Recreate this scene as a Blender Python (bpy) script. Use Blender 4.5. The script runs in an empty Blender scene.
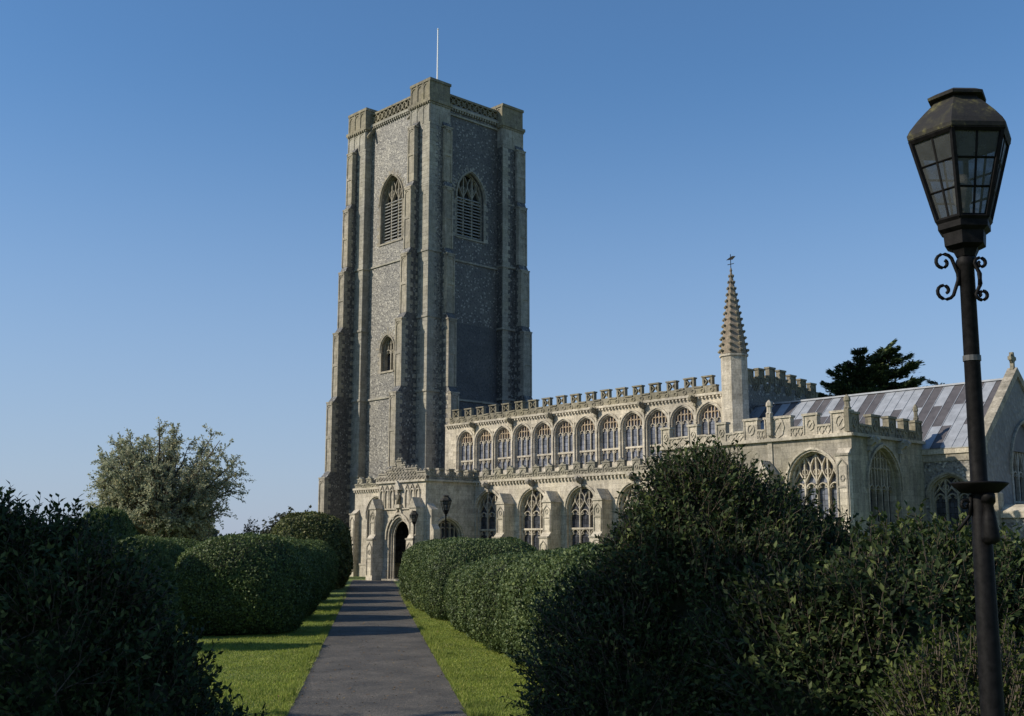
import bpy, math, random
import numpy as np
from mathutils import Vector, Matrix
R = math.radians
SC = bpy.context.scene
COL = SC.collection
# ------------------------------------------------------------ camera
cam_d = bpy.data.cameras.new('camera'); cam = bpy.data.objects.new('camera', cam_d); COL.objects.link(cam)
cam_d.sensor_width = 36.0; cam_d.lens = 36.0*1120/1024
cam_d.clip_start = 0.05; cam_d.clip_end = 6000
cam.location = (0, 0, 2.45); cam.rotation_euler = (R(90+9.53), 0, 0)
SC.camera = cam
# ------------------------------------------------------------ sky and sun
SUN_EL, SUN_AZ = 32.0, -101.0          # azimuth measured from +Y towards +X
w = bpy.data.worlds.new('World'); SC.world = w; w.use_nodes = True
nt = w.node_tree; bg = nt.nodes['Background']
sky = nt.nodes.new('ShaderNodeTexSky'); sky.sky_type = 'NISHITA'; sky.sun_disc = False
sky.sun_elevation = R(SUN_EL); sky.sun_rotation = R(SUN_AZ)
sky.altitude = 50; sky.air_density = 1.0; sky.dust_density = 0.35; sky.ozone_density = 3.2
g_ = nt.nodes.new('ShaderNodeTexCoord'); sx = nt.nodes.new('ShaderNodeSeparateXYZ'); nt.links.new(g_.outputs['Generated'], sx.inputs[0])
hz = nt.nodes.new('ShaderNodeMapRange'); nt.links.new(sx.outputs[2], hz.inputs[0]); hz.interpolation_type = 'SMOOTHSTEP'
hz.inputs[1].default_value = -.02; hz.inputs[2].default_value = .42; hz.inputs[3].default_value = .80; hz.inputs[4].default_value = .08
hm = nt.nodes.new('ShaderNodeMix'); hm.data_type = 'RGBA'; nt.links.new(hz.outputs[0], hm.inputs[0]); 
hs = nt.nodes.new('ShaderNodeHueSaturation'); hs.inputs['Saturation'].default_value = 1.22; hs.inputs['Value'].default_value = 1.12; nt.links.new(sky.outputs[0], hs.inputs['Color']); nt.links.new(hs.outputs[0], hm.inputs[6]); hm.inputs[7].default_value = (2.7, 3.4, 4.95, 1)
nt.links.new(hm.outputs[2], bg.inputs[0]); bg.inputs[1].default_value = 0.108
sd = bpy.data.lights.new('sun', 'SUN'); sd.energy = 4.2; sd.angle = R(0.55); sd.color = (1.0, 0.91, 0.77)
so = bpy.data.objects.new('sun', sd); COL.objects.link(so)
sdir = Vector((math.sin(R(SUN_AZ))*math.cos(R(SUN_EL)), math.cos(R(SUN_AZ))*math.cos(R(SUN_EL)), math.sin(R(SUN_EL))))
so.rotation_euler = sdir.to_track_quat('Z', 'Y').to_euler()
SC.view_settings.view_transform = 'Standard'; SC.view_settings.look = 'None'
SC.view_settings.exposure = 0.2; SC.view_settings.gamma = 1.0
SC.render.engine = 'CYCLES'

# ------------------------------------------------------------ materials
def newmat(name):
    m = bpy.data.materials.new(name); m.use_nodes = True
    n = m.node_tree; b = n.nodes['Principled BSDF']
    return m, n, b
def N(nt, t, **k):
    x = nt.nodes.new(t)
    for a, v in k.items(): setattr(x, a, v)
    return x
def ramp(nt, stops, interp='LINEAR'):
    r = N(nt, 'ShaderNodeValToRGB'); e = r.color_ramp.elements; r.color_ramp.interpolation = interp
    e[0].position, e[0].color = stops[0][0], (*stops[0][1], 1)
    e[1].position, e[1].color = stops[-1][0], (*stops[-1][1], 1)
    for p, c in stops[1:-1]:
        q = e.new(p); q.color = (*c, 1)
    return r
def noise(nt, vec, scale, detail=5, rough=.6):
    x = N(nt, 'ShaderNodeTexNoise'); x.inputs['Scale'].default_value = scale
    x.inputs['Detail'].default_value = detail; x.inputs['Roughness'].default_value = rough
    nt.links.new(vec, x.inputs['Vector']); return x
def mix(nt, a, b, fac, mode='MIX'):
    x = N(nt, 'ShaderNodeMix', data_type='RGBA', blend_type=mode)
    for s, v in ((6, a), (7, b)):
        if isinstance(v, tuple): x.inputs[s].default_value = (*v, 1)
        else: nt.links.new(v, x.inputs[s])
    if isinstance(fac, (int, float)): x.inputs[0].default_value = fac
    else: nt.links.new(fac, x.inputs[0])
    return x.outputs[2]
def bump(nt, h, b, strength=.4, dist=.02):
    x = N(nt, 'ShaderNodeBump'); x.inputs['Strength'].default_value = strength; x.inputs['Distance'].default_value = dist
    nt.links.new(h, x.inputs['Height']); nt.links.new(x.outputs[0], b.inputs['Normal'])
def walluv(nt, vec):
    s = N(nt, 'ShaderNodeSeparateXYZ'); nt.links.new(vec, s.inputs[0])
    a = N(nt, 'ShaderNodeMath', operation='ADD'); nt.links.new(s.outputs[0], a.inputs[0]); nt.links.new(s.outputs[1], a.inputs[1])
    c = N(nt, 'ShaderNodeCombineXYZ'); nt.links.new(a.outputs[0], c.inputs[0]); nt.links.new(s.outputs[2], c.inputs[1])
    return c.outputs[0]
def stone(name, base, dark=(.13, .12, .095), amount=.55, course=.32, lichen=(.30, .27, .16), rough=.9):
    m, nt, b = newmat(name)
    tc = N(nt, 'ShaderNodeTexCoord').outputs['Object']
    uv = walluv(nt, tc)
    br = N(nt, 'ShaderNodeTexBrick'); nt.links.new(uv, br.inputs['Vector'])
    br.inputs['Scale'].default_value = 1.0; br.inputs['Brick Width'].default_value = course*2.1; br.inputs['Row Height'].default_value = course
    br.inputs['Mortar Size'].default_value = .012; br.inputs['Mortar Smooth'].default_value = .6; br.inputs['Bias'].default_value = 0
    br.inputs['Color1'].default_value = (*[c*1.12 for c in base], 1); br.inputs['Color2'].default_value = (*[c*.80 for c in base], 1)
    br.inputs['Mortar'].default_value = (*[c*.62 for c in base], 1)
    n1 = noise(nt, tc, .55, 7, .68); r1 = ramp(nt, [(.40, (0, 0, 0)), (.62, (1, 1, 1))]); nt.links.new(n1.outputs[0], r1.inputs[0])
    mp = N(nt, 'ShaderNodeMapping'); mp.inputs['Scale'].default_value = (2.6, 2.6, .5); nt.links.new(tc, mp.inputs[0])
    n2 = noise(nt, mp.outputs[0], 1.3, 8, .72); r2 = ramp(nt, [(.42, (0, 0, 0)), (.70, (1, 1, 1))]); nt.links.new(n2.outputs[0], r2.inputs[0])
    n3 = noise(nt, tc, 9, 6, .7); r3 = ramp(nt, [(.30, (.62, .62, .62)), (.72, (1.18, 1.18, 1.18))]); nt.links.new(n3.outputs[0], r3.inputs[0])
    mm = N(nt, 'ShaderNodeMath', operation='MULTIPLY'); nt.links.new(r1.outputs[0], mm.inputs[0]); mm.inputs[1].default_value = amount*.55
    c = mix(nt, br.outputs[0], lichen, mm.outputs[0])
    mm2 = N(nt, 'ShaderNodeMath', operation='MULTIPLY'); nt.links.new(r2.outputs[0], mm2.inputs[0]); mm2.inputs[1].default_value = amount
    c = mix(nt, c, dark, mm2.outputs[0])
    c = mix(nt, c, r3.outputs[0], .9, 'MULTIPLY')
    n4 = noise(nt, tc, .23, 3, .5); r4 = ramp(nt, [(.35, (.80, .80, .82)), (.65, (1.12, 1.10, 1.06))]); nt.links.new(n4.outputs[0], r4.inputs[0])
    c = mix(nt, c, r4.outputs[0], 1, 'MULTIPLY')
    n5 = noise(nt, tc, 2.7, 8, .75); r5 = ramp(nt, [(.50, (1, 1, 1)), (.66, (.55, .54, .52))]); nt.links.new(n5.outputs[0], r5.inputs[0])
    c = mix(nt, c, r5.outputs[0], .8, 'MULTIPLY')
    nt.links.new(c, b.inputs['Base Color']); b.inputs['Roughness'].default_value = rough
    bump(nt, n3.outputs[0], b, .5, .04)
    return m
def flint(name, lo, mid, hi, mortar, scale=8.0, pale=.12):
    m, nt, b = newmat(name)
    tc = N(nt, 'ShaderNodeTexCoord').outputs['Object']
    v = N(nt, 'ShaderNodeTexVoronoi', feature='F1'); v.inputs['Scale'].default_value = scale; nt.links.new(tc, v.inputs['Vector'])
    sp = N(nt, 'ShaderNodeSeparateColor'); nt.links.new(v.outputs['Color'], sp.inputs[0])
    r = ramp(nt, [(0, lo), (.55, mid), (1-pale, mid), (1-pale+.03, hi)]); nt.links.new(sp.outputs[0], r.inputs[0])
    d = ramp(nt, [(.55, (0, 0, 0)), (.85, (1, 1, 1))]); nt.links.new(v.outputs['Distance'], d.inputs[0])
    c = mix(nt, r.outputs[0], mortar, d.outputs[0])
    n1 = noise(nt, tc, .45, 6, .65); r1 = ramp(nt, [(.3, (.72, .72, .74)), (.7, (1.2, 1.18, 1.12))]); nt.links.new(n1.outputs[0], r1.inputs[0])
    c = mix(nt, c, r1.outputs[0], 1, 'MULTIPLY')
    v2 = N(nt, 'ShaderNodeTexVoronoi', feature='F1'); v2.inputs['Scale'].default_value = 2.6; nt.links.new(tc, v2.inputs['Vector'])
    r2 = ramp(nt, [(.16, (1, 1, 1)), (.22, (0, 0, 0))]); nt.links.new(v2.outputs['Distance'], r2.inputs[0])
    sp2 = N(nt, 'ShaderNodeSeparateColor'); nt.links.new(v2.outputs['Color'], sp2.inputs[0])
    g = N(nt, 'ShaderNodeMath', operation='GREATER_THAN'); nt.links.new(sp2.outputs[1], g.inputs[0]); g.inputs[1].default_value = .62
    g2 = N(nt, 'ShaderNodeMath', operation='MULTIPLY'); nt.links.new(g.outputs[0], g2.inputs[0]); nt.links.new(r2.outputs[0], g2.inputs[1])
    c = mix(nt, c, hi, g2.outputs[0])
    nt.links.new(c, b.inputs['Base Color']); b.inputs['Roughness'].default_value = .6
    bump(nt, v.outputs['Distance'], b, .6, .05)
    return m
def plain(name, col, rough=.7, metal=0, nscale=None, nvar=.3, bumpd=0, spec=.5):
    m, nt, b = newmat(name)
    b.inputs['Roughness'].default_value = rough; b.inputs['Metallic'].default_value = metal
    b.inputs['Specular IOR Level'].default_value = spec
    if nscale:
        tc = N(nt, 'ShaderNodeTexCoord').outputs['Object']
        n1 = noise(nt, tc, nscale, 6, .65)
        r = ramp(nt, [(.3, tuple(c*(1-nvar) for c in col)), (.7, tuple(c*(1+nvar) for c in col))]); nt.links.new(n1.outputs[0], r.inputs[0])
        nt.links.new(r.outputs[0], b.inputs['Base Color'])
        if bumpd: bump(nt, n1.outputs[0], b, .5, bumpd)
    else: b.inputs['Base Color'].default_value = (*col, 1)
    return m
def leafmat(name, c1, c2, c3=None, trans=.25, rough=.55, spec=.3):
    m, nt, b = newmat(name)
    g = N(nt, 'ShaderNodeNewGeometry')
    st = [(0, c1), (.75, c2)] + ([(1, c3)] if c3 else [(1, c2)])
    r = ramp(nt, st); nt.links.new(g.outputs['Random Per Island'], r.inputs[0])
    tc = N(nt, 'ShaderNodeTexCoord').outputs['Object']
    n1 = noise(nt, tc, 1.1, 3, .6); r1 = ramp(nt, [(.3, (.7, .72, .7)), (.7, (1.25, 1.2, 1.1))]); nt.links.new(n1.outputs[0], r1.inputs[0])
    c = mix(nt, r.outputs[0], r1.outputs[0], 1, 'MULTIPLY')
    nt.links.new(c, b.inputs['Base Color']); b.inputs['Roughness'].default_value = rough
    b.inputs['Specular IOR Level'].default_value = spec
    t = N(nt, 'ShaderNodeBsdfTranslucent'); nt.links.new(c, t.inputs[0])
    ms = N(nt, 'ShaderNodeMixShader'); ms.inputs[0].default_value = trans
    out = nt.nodes['Material Output']
    nt.links.new(b.outputs[0], ms.inputs[1]); nt.links.new(t.outputs[0], ms.inputs[2]); nt.links.new(ms.outputs[0], out.inputs[0])
    return m
def glassmat(name, c1, c2, rough=.12):
    m, nt, b = newmat(name)
    tc = N(nt, 'ShaderNodeTexCoord').outputs['Object']; uv = walluv(nt, tc)
    br = N(nt, 'ShaderNodeTexBrick'); nt.links.new(uv, br.inputs['Vector']); br.offset = 0
    br.inputs['Scale'].default_value = 1; br.inputs['Brick Width'].default_value = .22; br.inputs['Row Height'].default_value = .30
    br.inputs['Mortar Size'].default_value = .012
    br.inputs['Color1'].default_value = (*c1, 1); br.inputs['Color2'].default_value = (*c2, 1); br.inputs['Mortar'].default_value = (.015, .015, .015, 1)
    n1 = noise(nt, tc, 2.2, 4, .6); r = ramp(nt, [(.3, (.45, .45, .45)), (.7, (1.35, 1.35, 1.35))]); nt.links.new(n1.outputs[0], r.inputs[0])
    c = mix(nt, br.outputs[0], r.outputs[0], 1, 'MULTIPLY')
    nt.links.new(c, b.inputs['Base Color']); b.inputs['Roughness'].default_value = rough
    bump(nt, br.outputs['Color'], b, .3, .01)
    return m
M = dict(
 lime=stone('limestone', (.41, .37, .30), amount=.65),
 pale=stone('pale_limestone', (.64, .575, .46), dark=(.16, .145, .12), amount=.52),
 tstone=stone('weathered_tower_stone', (.40, .38, .325), dark=(.13, .125, .115), amount=.5, course=.38),
 lich=stone('lichened_stone', (.29, .26, .19), dark=(.09, .085, .07), amount=.7, lichen=(.25, .22, .11)),
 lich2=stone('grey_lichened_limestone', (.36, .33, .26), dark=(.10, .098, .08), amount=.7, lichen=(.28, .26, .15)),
 warm=stone('warm_tracery_stone', (.52, .40, .27), amount=.35),
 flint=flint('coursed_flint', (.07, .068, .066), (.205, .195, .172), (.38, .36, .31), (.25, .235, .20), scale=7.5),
 flint_shaded=flint('shade_darkened_flint', (.036, .036, .037), (.098, .095, .09), (.27, .26, .235), (.12, .115, .105), scale=7.0, pale=.09),  # flint darkened for the shaded east faces: shade put into the colour
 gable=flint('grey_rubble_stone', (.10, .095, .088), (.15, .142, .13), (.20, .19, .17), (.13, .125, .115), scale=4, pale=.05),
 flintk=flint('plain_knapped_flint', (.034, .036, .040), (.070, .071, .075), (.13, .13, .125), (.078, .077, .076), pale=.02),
 glass=glassmat('dark_leaded_glass', (.035, .037, .045), (.07, .075, .09)),
 glassc=glassmat('sky_tinted_leaded_glass', (.12, .13, .155), (.20, .21, .25), .25),  # pale glazing with the sky's blue-grey reflection put into the base colour
 louvre=plain('weathered_louvre', (.30, .30, .29), .8, nscale=3, nvar=.25),
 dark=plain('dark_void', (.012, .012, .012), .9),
 wood=plain('old_oak', (.10, .065, .04), .7, nscale=6),
 leadd=plain('dark_lead', (.085, .078, .080), .6, .1, 2.0, .3, .01),
 leadl=plain('bright_lead', (.30, .315, .335), .55, .15, 1.7, .22, .01),
 leadm=plain('grey_lead', (.16, .16, .168), .6, .1, 1.7, .3, .01),
 white=plain('white_paint', (.8, .8, .78), .5),
 iron=plain('black_iron', (.0065, .006, .006), .6, 0, 22, .8, .004, .12),
 stem=plain('bark', (.09, .07, .05), .9, nscale=5, bumpd=.02),
)
# ------------------------------------------------------------ mesh helpers
def tag(o, label=None, cat=None, group=None, kind=None):
    if label: o['label'] = label
    if cat: o['category'] = cat
    if group: o['group'] = group
    if kind: o['kind'] = kind
    return o
def empty(name, loc=(0, 0, 0), rz=0, parent=None):
    o = bpy.data.objects.new(name, None); COL.objects.link(o); o.location = loc; o.rotation_euler = (0, 0, rz)
    o.empty_display_size = .3
    if parent: o.parent = parent
    return o
SF = lambda y: ((0, y, 0), (1, 0, 0), (0, -1, 0))       # wall facing south at local y; u = x
EF = lambda x: ((x, 0, 0), (0, 1, 0), (1, 0, 0))        # wall facing east at local x; u = y
NF = lambda y: ((0, y, 0), (-1, 0, 0), (0, 1, 0))       # facing north; u = -x
WF = lambda x: ((x, 0, 0), (0, -1, 0), (-1, 0, 0))      # facing west; u = -y
def arch(c, w_, spring, rise, n=14, grow=0):
    hw = w_/2+grow; rise = rise+grow; out = []
    for i in range(n+1):
        x = -math.cos(math.pi*i/n)*hw; t = abs(x)/hw
        if rise >= hw:
            Rr = (rise*rise+hw*hw)/(2*hw); z = math.sqrt(max(0, Rr*Rr-(abs(x)+Rr-hw)**2))
        else:
            z = rise*(.78*max(0, 1-t**2.3)**.5+.22*(1-t))
        out.append((c+x, spring+z))
    return out
class MB:
    def __init__(s, frame=((0, 0, 0), (1, 0, 0), (0, -1, 0))):
        s.v = []; s.f = []; s.m = []; s.mi = 0; s.fr(frame)
    def fr(s, frame): s.o, s.u, s.n = [Vector(x) for x in frame]; return s
    def P(s, u, z, d): p = s.o+s.u*u+s.n*d; return (p.x, p.y, p.z+z)
    def face(s, pts):
        i = len(s.v); s.v += pts; s.f.append(list(range(i, i+len(pts)))); s.m.append(s.mi)
    def box(s, u0, u1, z0, z1, d0, d1): s.prism([(u0, z0), (u1, z0), (u1, z1), (u0, z1)], d0, d1)
    def prism(s, poly, d0, d1):
        i = len(s.v); n = len(poly)
        s.v += [s.P(u, z, d1) for u, z in poly]+[s.P(u, z, d0) for u, z in poly]
        s.f.append([i+k for k in range(n)]); s.f.append([i+n+k for k in reversed(range(n))])
        for k in range(n):
            j = (k+1) % n; s.f.append([i+j, i+k, i+n+k, i+n+j])
        s.m += [s.mi]*(n+2)
    def sprism(s, poly, u0, u1):            # profile in (d, z), swept along u
        i = len(s.v); n = len(poly)
        s.v += [s.P(u0, z, d) for d, z in poly]+[s.P(u1, z, d) for d, z in poly]
        s.f.append([i+k for k in range(n)]); s.f.append([i+n+k for k in reversed(range(n))])
        for k in range(n):
            j = (k+1) % n; s.f.append([i+j, i+k, i+n+k, i+n+j])
        s.m += [s.mi]*(n+2)
    def bar(s, pts, wd, d0, d1, closed=False):
        n = len(pts); L = []; Rr = []
        for k in range(n):
            a = Vector(pts[(k-1) % n] if (k > 0 or closed) else pts[k]); b = Vector(pts[(k+1) % n] if (k < n-1 or closed) else pts[k])
            t = (b-a);
            if t.length < 1e-6: t = Vector((1, 0))
            t.normalize(); nn = Vector((-t.y, t.x))*wd/2; p = Vector(pts[k])
            L.append(p+nn); Rr.append(p-nn)
        for k in range(n if closed else n-1):
            j = (k+1) % n
            s.prism([Rr[k][:], Rr[j][:], L[j][:], L[k][:]], d0, d1)
    def wall(s, u0, u1, z0, top, ops=(), depth=.5, ridge=None):
        tf = top if callable(top) else (lambda u: top)
        def col(a, b, zb):
            cuts = [a, b]
            if ridge is not None and a < ridge < b: cuts = [a, ridge, b]
            for p, q in zip(cuts[:-1], cuts[1:]):
                if callable(zb): za, zc = zb(p), zb(q)
                else: za = zc = zb
                s.face([s.P(p, za, 0), s.P(q, zc, 0), s.P(q, tf(q), 0), s.P(p, tf(p), 0)])
        cur = u0
        for (c, w_, sill, spring, rise) in sorted(ops):
            a, b = c-w_/2, c+w_/2
            if a > cur+1e-4: col(cur, a, z0)
            if sill > z0: s.face([s.P(a, z0, 0), s.P(b, z0, 0), s.P(b, sill, 0), s.P(a, sill, 0)])
            pts = arch(c, w_, spring, rise)
            for p, q in zip(pts[:-1], pts[1:]):
                s.face([s.P(p[0], p[1], 0), s.P(q[0], q[1], 0), s.P(q[0], tf(q[0]), 0), s.P(p[0], tf(p[0]), 0)])
            loop = [(a, sill), (b, sill)]+[(x, z) for x, z in reversed(pts)]
            # reveals, the sill slopes
            for k in range(len(loop)):
                p, q = loop[k], loop[(k+1) % len(loop)]
                if abs(p[0]-q[0])+abs(p[1]-q[1]) < 1e-6: continue
                s.face([s.P(p[0], p[1], 0), s.P(p[0], p[1], -depth), s.P(q[0], q[1], -depth), s.P(q[0], q[1], 0)])
            cur = b
        if cur < u1-1e-4: col(cur, u1, z0)
    def tube(s, pts, rad, n=8, cap=True):
        pts = [Vector(p) for p in pts]; rs = rad if isinstance(rad, (list, tuple)) else [rad]*len(pts)
        base = len(s.v); up = None
        for k, p in enumerate(pts):
            t = (pts[min(k+1, len(pts)-1)]-pts[max(k-1, 0)]).normalized()
            if up is None: up = Vector((0, 0, 1)) if abs(t.z) < .9 else Vector((1, 0, 0))
            a = t.cross(up).normalized(); b = a.cross(t).normalized(); up = b if abs(t.z) > 2 else up
            for i in range(n):
                an = 2*math.pi*i/n; q = p+(a*math.cos(an)+b*math.sin(an))*rs[k]; s.v.append(q[:])
        for k in range(len(pts)-1):
            for i in range(n):
                j = (i+1) % n; s.f.append([base+k*n+i, base+k*n+j, base+(k+1)*n+j, base+(k+1)*n+i]); s.m.append(s.mi)
        if cap:
            s.f.append([base+i for i in reversed(range(n))]); s.f.append([base+(len(pts)-1)*n+i for i in range(n)]); s.m += [s.mi]*2
    def lathe(s, c, prof, n=8, rot=0, cap=True):      # prof: list of (radius, z)
        base = len(s.v)
        for r, z in prof:
            for i in range(n):
                an = 2*math.pi*i/n+rot; s.v.append((c[0]+r*math.cos(an), c[1]+r*math.sin(an), c[2]+z))
        for k in range(len(prof)-1):
            for i in range(n):
                j = (i+1) % n; s.f.append([base+k*n+i, base+k*n+j, base+(k+1)*n+j, base+(k+1)*n+i]); s.m.append(s.mi)
        if cap:
            s.f.append([base+i for i in reversed(range(n))]); s.f.append([base+(len(prof)-1)*n+i for i in range(n)]); s.m += [s.mi]*2
    def build(s, name, mats, parent=None, smooth=False):
        me = bpy.data.meshes.new(name); me.from_pydata(s.v, [], s.f)
        for m in (mats if isinstance(mats, (list, tuple)) else [mats]): me.materials.append(m)
        if any(s.m): me.polygons.foreach_set('material_index', s.m)
        if smooth: me.polygons.foreach_set('use_smooth', [True]*len(s.f))
        me.update(); o = bpy.data.objects.new(name, me); COL.objects.link(o)
        if parent: o.parent = parent
        return o
# ------------------------------------------------------------ ground, path
rng = np.random.default_rng(7)
def sheet(name, xs, ys, zf, mat, **k):
    m = MB(); nx = len(xs); verts = [(x, y, zf(x, y)) for y in ys for x in xs]; m.v = verts
    for j in range(len(ys)-1):
        for i in range(nx-1): m.f.append([j*nx+i, j*nx+i+1, (j+1)*nx+i+1, (j+1)*nx+i]); m.m.append(0)
    return tag(m.build(name, mat), kind='structure')
gm, gnt, gb = newmat('turf')
tc = N(gnt, 'ShaderNodeTexCoord').outputs['Object']
n1 = noise(gnt, tc, .9, 6, .65); r1 = ramp(gnt, [(.3, (.085, .125, .022)), (.55, (.16, .215, .04)), (.78, (.22, .19, .085))]); gnt.links.new(n1.outputs[0], r1.inputs[0])
n2 = noise(gnt, tc, 40, 4, .7); r2 = ramp(gnt, [(.3, (.55, .55, .55)), (.7, (1.3, 1.3, 1.3))]); gnt.links.new(n2.outputs[0], r2.inputs[0])
gnt.links.new(mix(gnt, r1.outputs[0], r2.outputs[0], 1, 'MULTIPLY'), gb.inputs['Base Color']); gb.inputs['Roughness'].default_value = .95
bump(gnt, n2.outputs[0], gb, .8, .04)
sheet('ground', [-3000, -200, -40, 0, 40, 200, 3000], [-600, -40, 0, 40, 120, 400, 3500], lambda x, y: 0.0, gm)
pm, pnt, pb = newmat('worn_asphalt')
tc = N(pnt, 'ShaderNodeTexCoord').outputs['Object']
n1 = noise(pnt, tc, .8, 7, .7); r1 = ramp(pnt, [(.32, (.034, .031, .027)), (.66, (.105, .092, .076))]); pnt.links.new(n1.outputs[0], r1.inputs[0])
v1 = N(pnt, 'ShaderNodeTexVoronoi'); v1.inputs['Scale'].default_value = 75; pnt.links.new(tc, v1.inputs['Vector'])
s1 = N(pnt, 'ShaderNodeSeparateColor'); pnt.links.new(v1.outputs['Color'], s1.inputs[0])
r2 = ramp(pnt, [(0, (.45, .45, .45)), (.8, (1.25, 1.25, 1.2)), (1, (2.9, 2.7, 2.4))]); pnt.links.new(s1.outputs[0], r2.inputs[0])
pc = mix(pnt, r1.outputs[0], r2.outputs[0], 1, 'MULTIPLY')
n3 = noise(pnt, tc, 26, 3, .5); r3 = ramp(pnt, [(.60, (0, 0, 0)), (.68, (1, 1, 1))]); pnt.links.new(n3.outputs[0], r3.inputs[0])
m3 = N(pnt, 'ShaderNodeMath', operation='MULTIPLY'); pnt.links.new(r3.outputs[0], m3.inputs[0]); m3.inputs[1].default_value = .45
pc = mix(pnt, pc, (.14, .12, .09), m3.outputs[0])
pnt.links.new(pc, pb.inputs['Base Color']); pb.inputs['Roughness'].default_value = .85; bump(pnt, s1.outputs[0], pb, .6, .006)
def pathL(y): return -3.32-.1235*(y-17)
def pathR(y): return -.61-.1235*(y-17)
m = MB(); ys = list(np.arange(-6, 84.3, .35)); wob = lambda y, k: .05*math.sin(y*1.7+k)+.045*math.sin(y*4.3+k*2)+.03*math.sin(y*9.1+k)
for y in ys: m.v += [(pathL(y)+wob(y, 1), y, .006), (pathR(y)+wob(y, 4), y, .006)]
for i in range(len(ys)-1): m.f.append([2*i, 2*i+1, 2*i+3, 2*i+2]); m.m.append(0)
tag(m.build('path', pm), kind='structure')
m = MB()
for y in ys: m.v += [(pathL(y)-.13+wob(y*1.3, 9), y, .003), (pathR(y)+.13+wob(y*1.3, 2), y, .003)]
for i in range(len(ys)-1): m.f.append([2*i, 2*i+1, 2*i+3, 2*i+2]); m.m.append(0)
tag(m.build('path_edge_soil', plain('soil', (.06, .05, .035), .95, nscale=20, nvar=.5)), kind='structure')

# ================================================================ CHURCH
CH = empty('parish_church', (-7.3, 94.7, 0), math.atan2(-.730, .683))
tag(CH, 'flint and limestone parish church with tall square tower, at the end of the path', 'church')
def quoins(mb, frame, uc, side, z0, z1, la, lb, h=.38, d=.015):
    mb.fr(frame); z = z0; k = 0
    while z < z1-.05:
        L = la if k % 2 else lb; a, b = (uc, uc+side*L) if side > 0 else (uc+side*L, uc)
        mb.box(a, b, z+.008, min(z+h, z1)-.008, -.1, d); z += h; k += 1
# ---- tower
TZ = 41.75
def tower_ops(): return [(-6.45, 3.9, 29.9, 33.6, 3.2), (-6.65, 2.1, 18.0, 20.1, 1.35)]
w_ = MB(SF(.75)); w_.wall(-9.8, -2.8, 0, 25, [(-6.65, 1.9, 18.05, 20.1, 1.2)], .75); w_.wall(-9.8, -2.8, 25, 42.2, [(-6.45, 3.3, 30.1, 34.15, 2.35)], .75)
w_.build('tower_wall', M['flint'], CH)
w_ = MB(EF(-.75)); w_.wall(2.2, 8.9, 22.1, 42.2, [(5.5, 3.3, 30.1, 34.0, 2.4)], .75); w_.build('tower_wall', M['flint_shaded'], CH)
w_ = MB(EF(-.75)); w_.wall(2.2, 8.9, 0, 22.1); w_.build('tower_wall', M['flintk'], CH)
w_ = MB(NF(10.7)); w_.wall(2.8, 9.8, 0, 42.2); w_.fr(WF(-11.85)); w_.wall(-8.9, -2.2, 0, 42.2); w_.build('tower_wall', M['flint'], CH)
# corner turrets (each its own part), quoined, with set-offs and panelled tops
def turret(x0, x1, y0, y1, sface, eface):
    t = MB(); t.fr(SF(y0)); cz = [0, 1.2, 42.0]
    t.box(x0, x1, 0, TZ-2.2, -(y1-y0), 0); o = t.build('corner_turret', M['flint' if sface else 'flint_shaded'], CH)
    q = MB()
    if sface:
        quoins(q, SF(y0), x1, -1, 0, TZ-2.2, .95, 1.3); quoins(q, SF(y0), x0, 1, 0, TZ-2.2, .45, .6)
    quoins(q, EF(x1), y0, 1, 0, TZ-2.2, .7, .95); quoins(q, EF(x1), y1, -1, 0, TZ-2.2, .35, .7)
    q.fr(SF(y0)); q.box(x0-.01, x1+.012, TZ-2.19, TZ-.12, -(y1-y0)-.01, .012)
    for z in (8.6, 15.5, 22.0, 27.9): q.box(x0-.1, x1+.1, z, z+.2, -(y1-y0)-.1, .1)
    for z in (34.0,): q.box(x0-.03, x1+.03, z, z+.1, -(y1-y0)-.03, .03)
    # blind panels under the cornice
    for k in range(4):
        u = x0+.1+k*(x1-x0-.2)/3; q.box(u-.06, u+.06, TZ-2.0, TZ-.3, .012, .07)
        if k < 3: q.bar(arch(u+(x1-x0-.2)/6, (x1-x0-.2)/3-.12, TZ-.7, .3, 8), .07, .012, .05)
    q.fr(EF(x1))
    for k in range(3):
        u = y0+.1+k*(y1-y0-.2)/2; q.box(u-.05, u+.05, TZ-2.0, TZ-.3, .012, .05)
    q.build('quoin', M['tstone'], o)
    c = MB(SF(y0)); c.box(x0-.16, x1+.16, TZ-.12, TZ+.16, -(y1-y0)-.16, .16); c.box(x0-.08, x1+.08, TZ-.3, TZ-.12, -(y1-y0)-.08, .08)
    n = 9
    for k in range(n):
        u = x0+(k+.5)*(x1-x0)/n; c.box(u-.07, u+.07, TZ-.28, TZ-.12, .08, .2)
    c.box(x0+.02, x1-.02, TZ+.16, 43.6, -(y1-y0)+.02, -.02)
    c.box(x0-.06, x1+.06, 43.6, 43.85, -(y1-y0)-.06, .06)
    for k in range(4):
        u = x0+.12+k*(x1-x0-.24)/3; c.box(u-.09, u+.09, TZ+.16, 43.6, -.02, .05)
        if k < 3: c.bar(arch(u+(x1-x0-.24)/6, (x1-x0-.24)/3-.18, 43.15, .3, 8), .1, -.02, .04)
    c.build('turret_block', M['lich'], CH)
turret(-2.85, 0, 0, 2.35, True, True); turret(-12.6, -9.7, 0, 2.35, True, True)
turret(-2.85, 0, 8.8, 11.45, False, True); turret(-12.6, -9.7, 8.8, 11.45, False, False)
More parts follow.
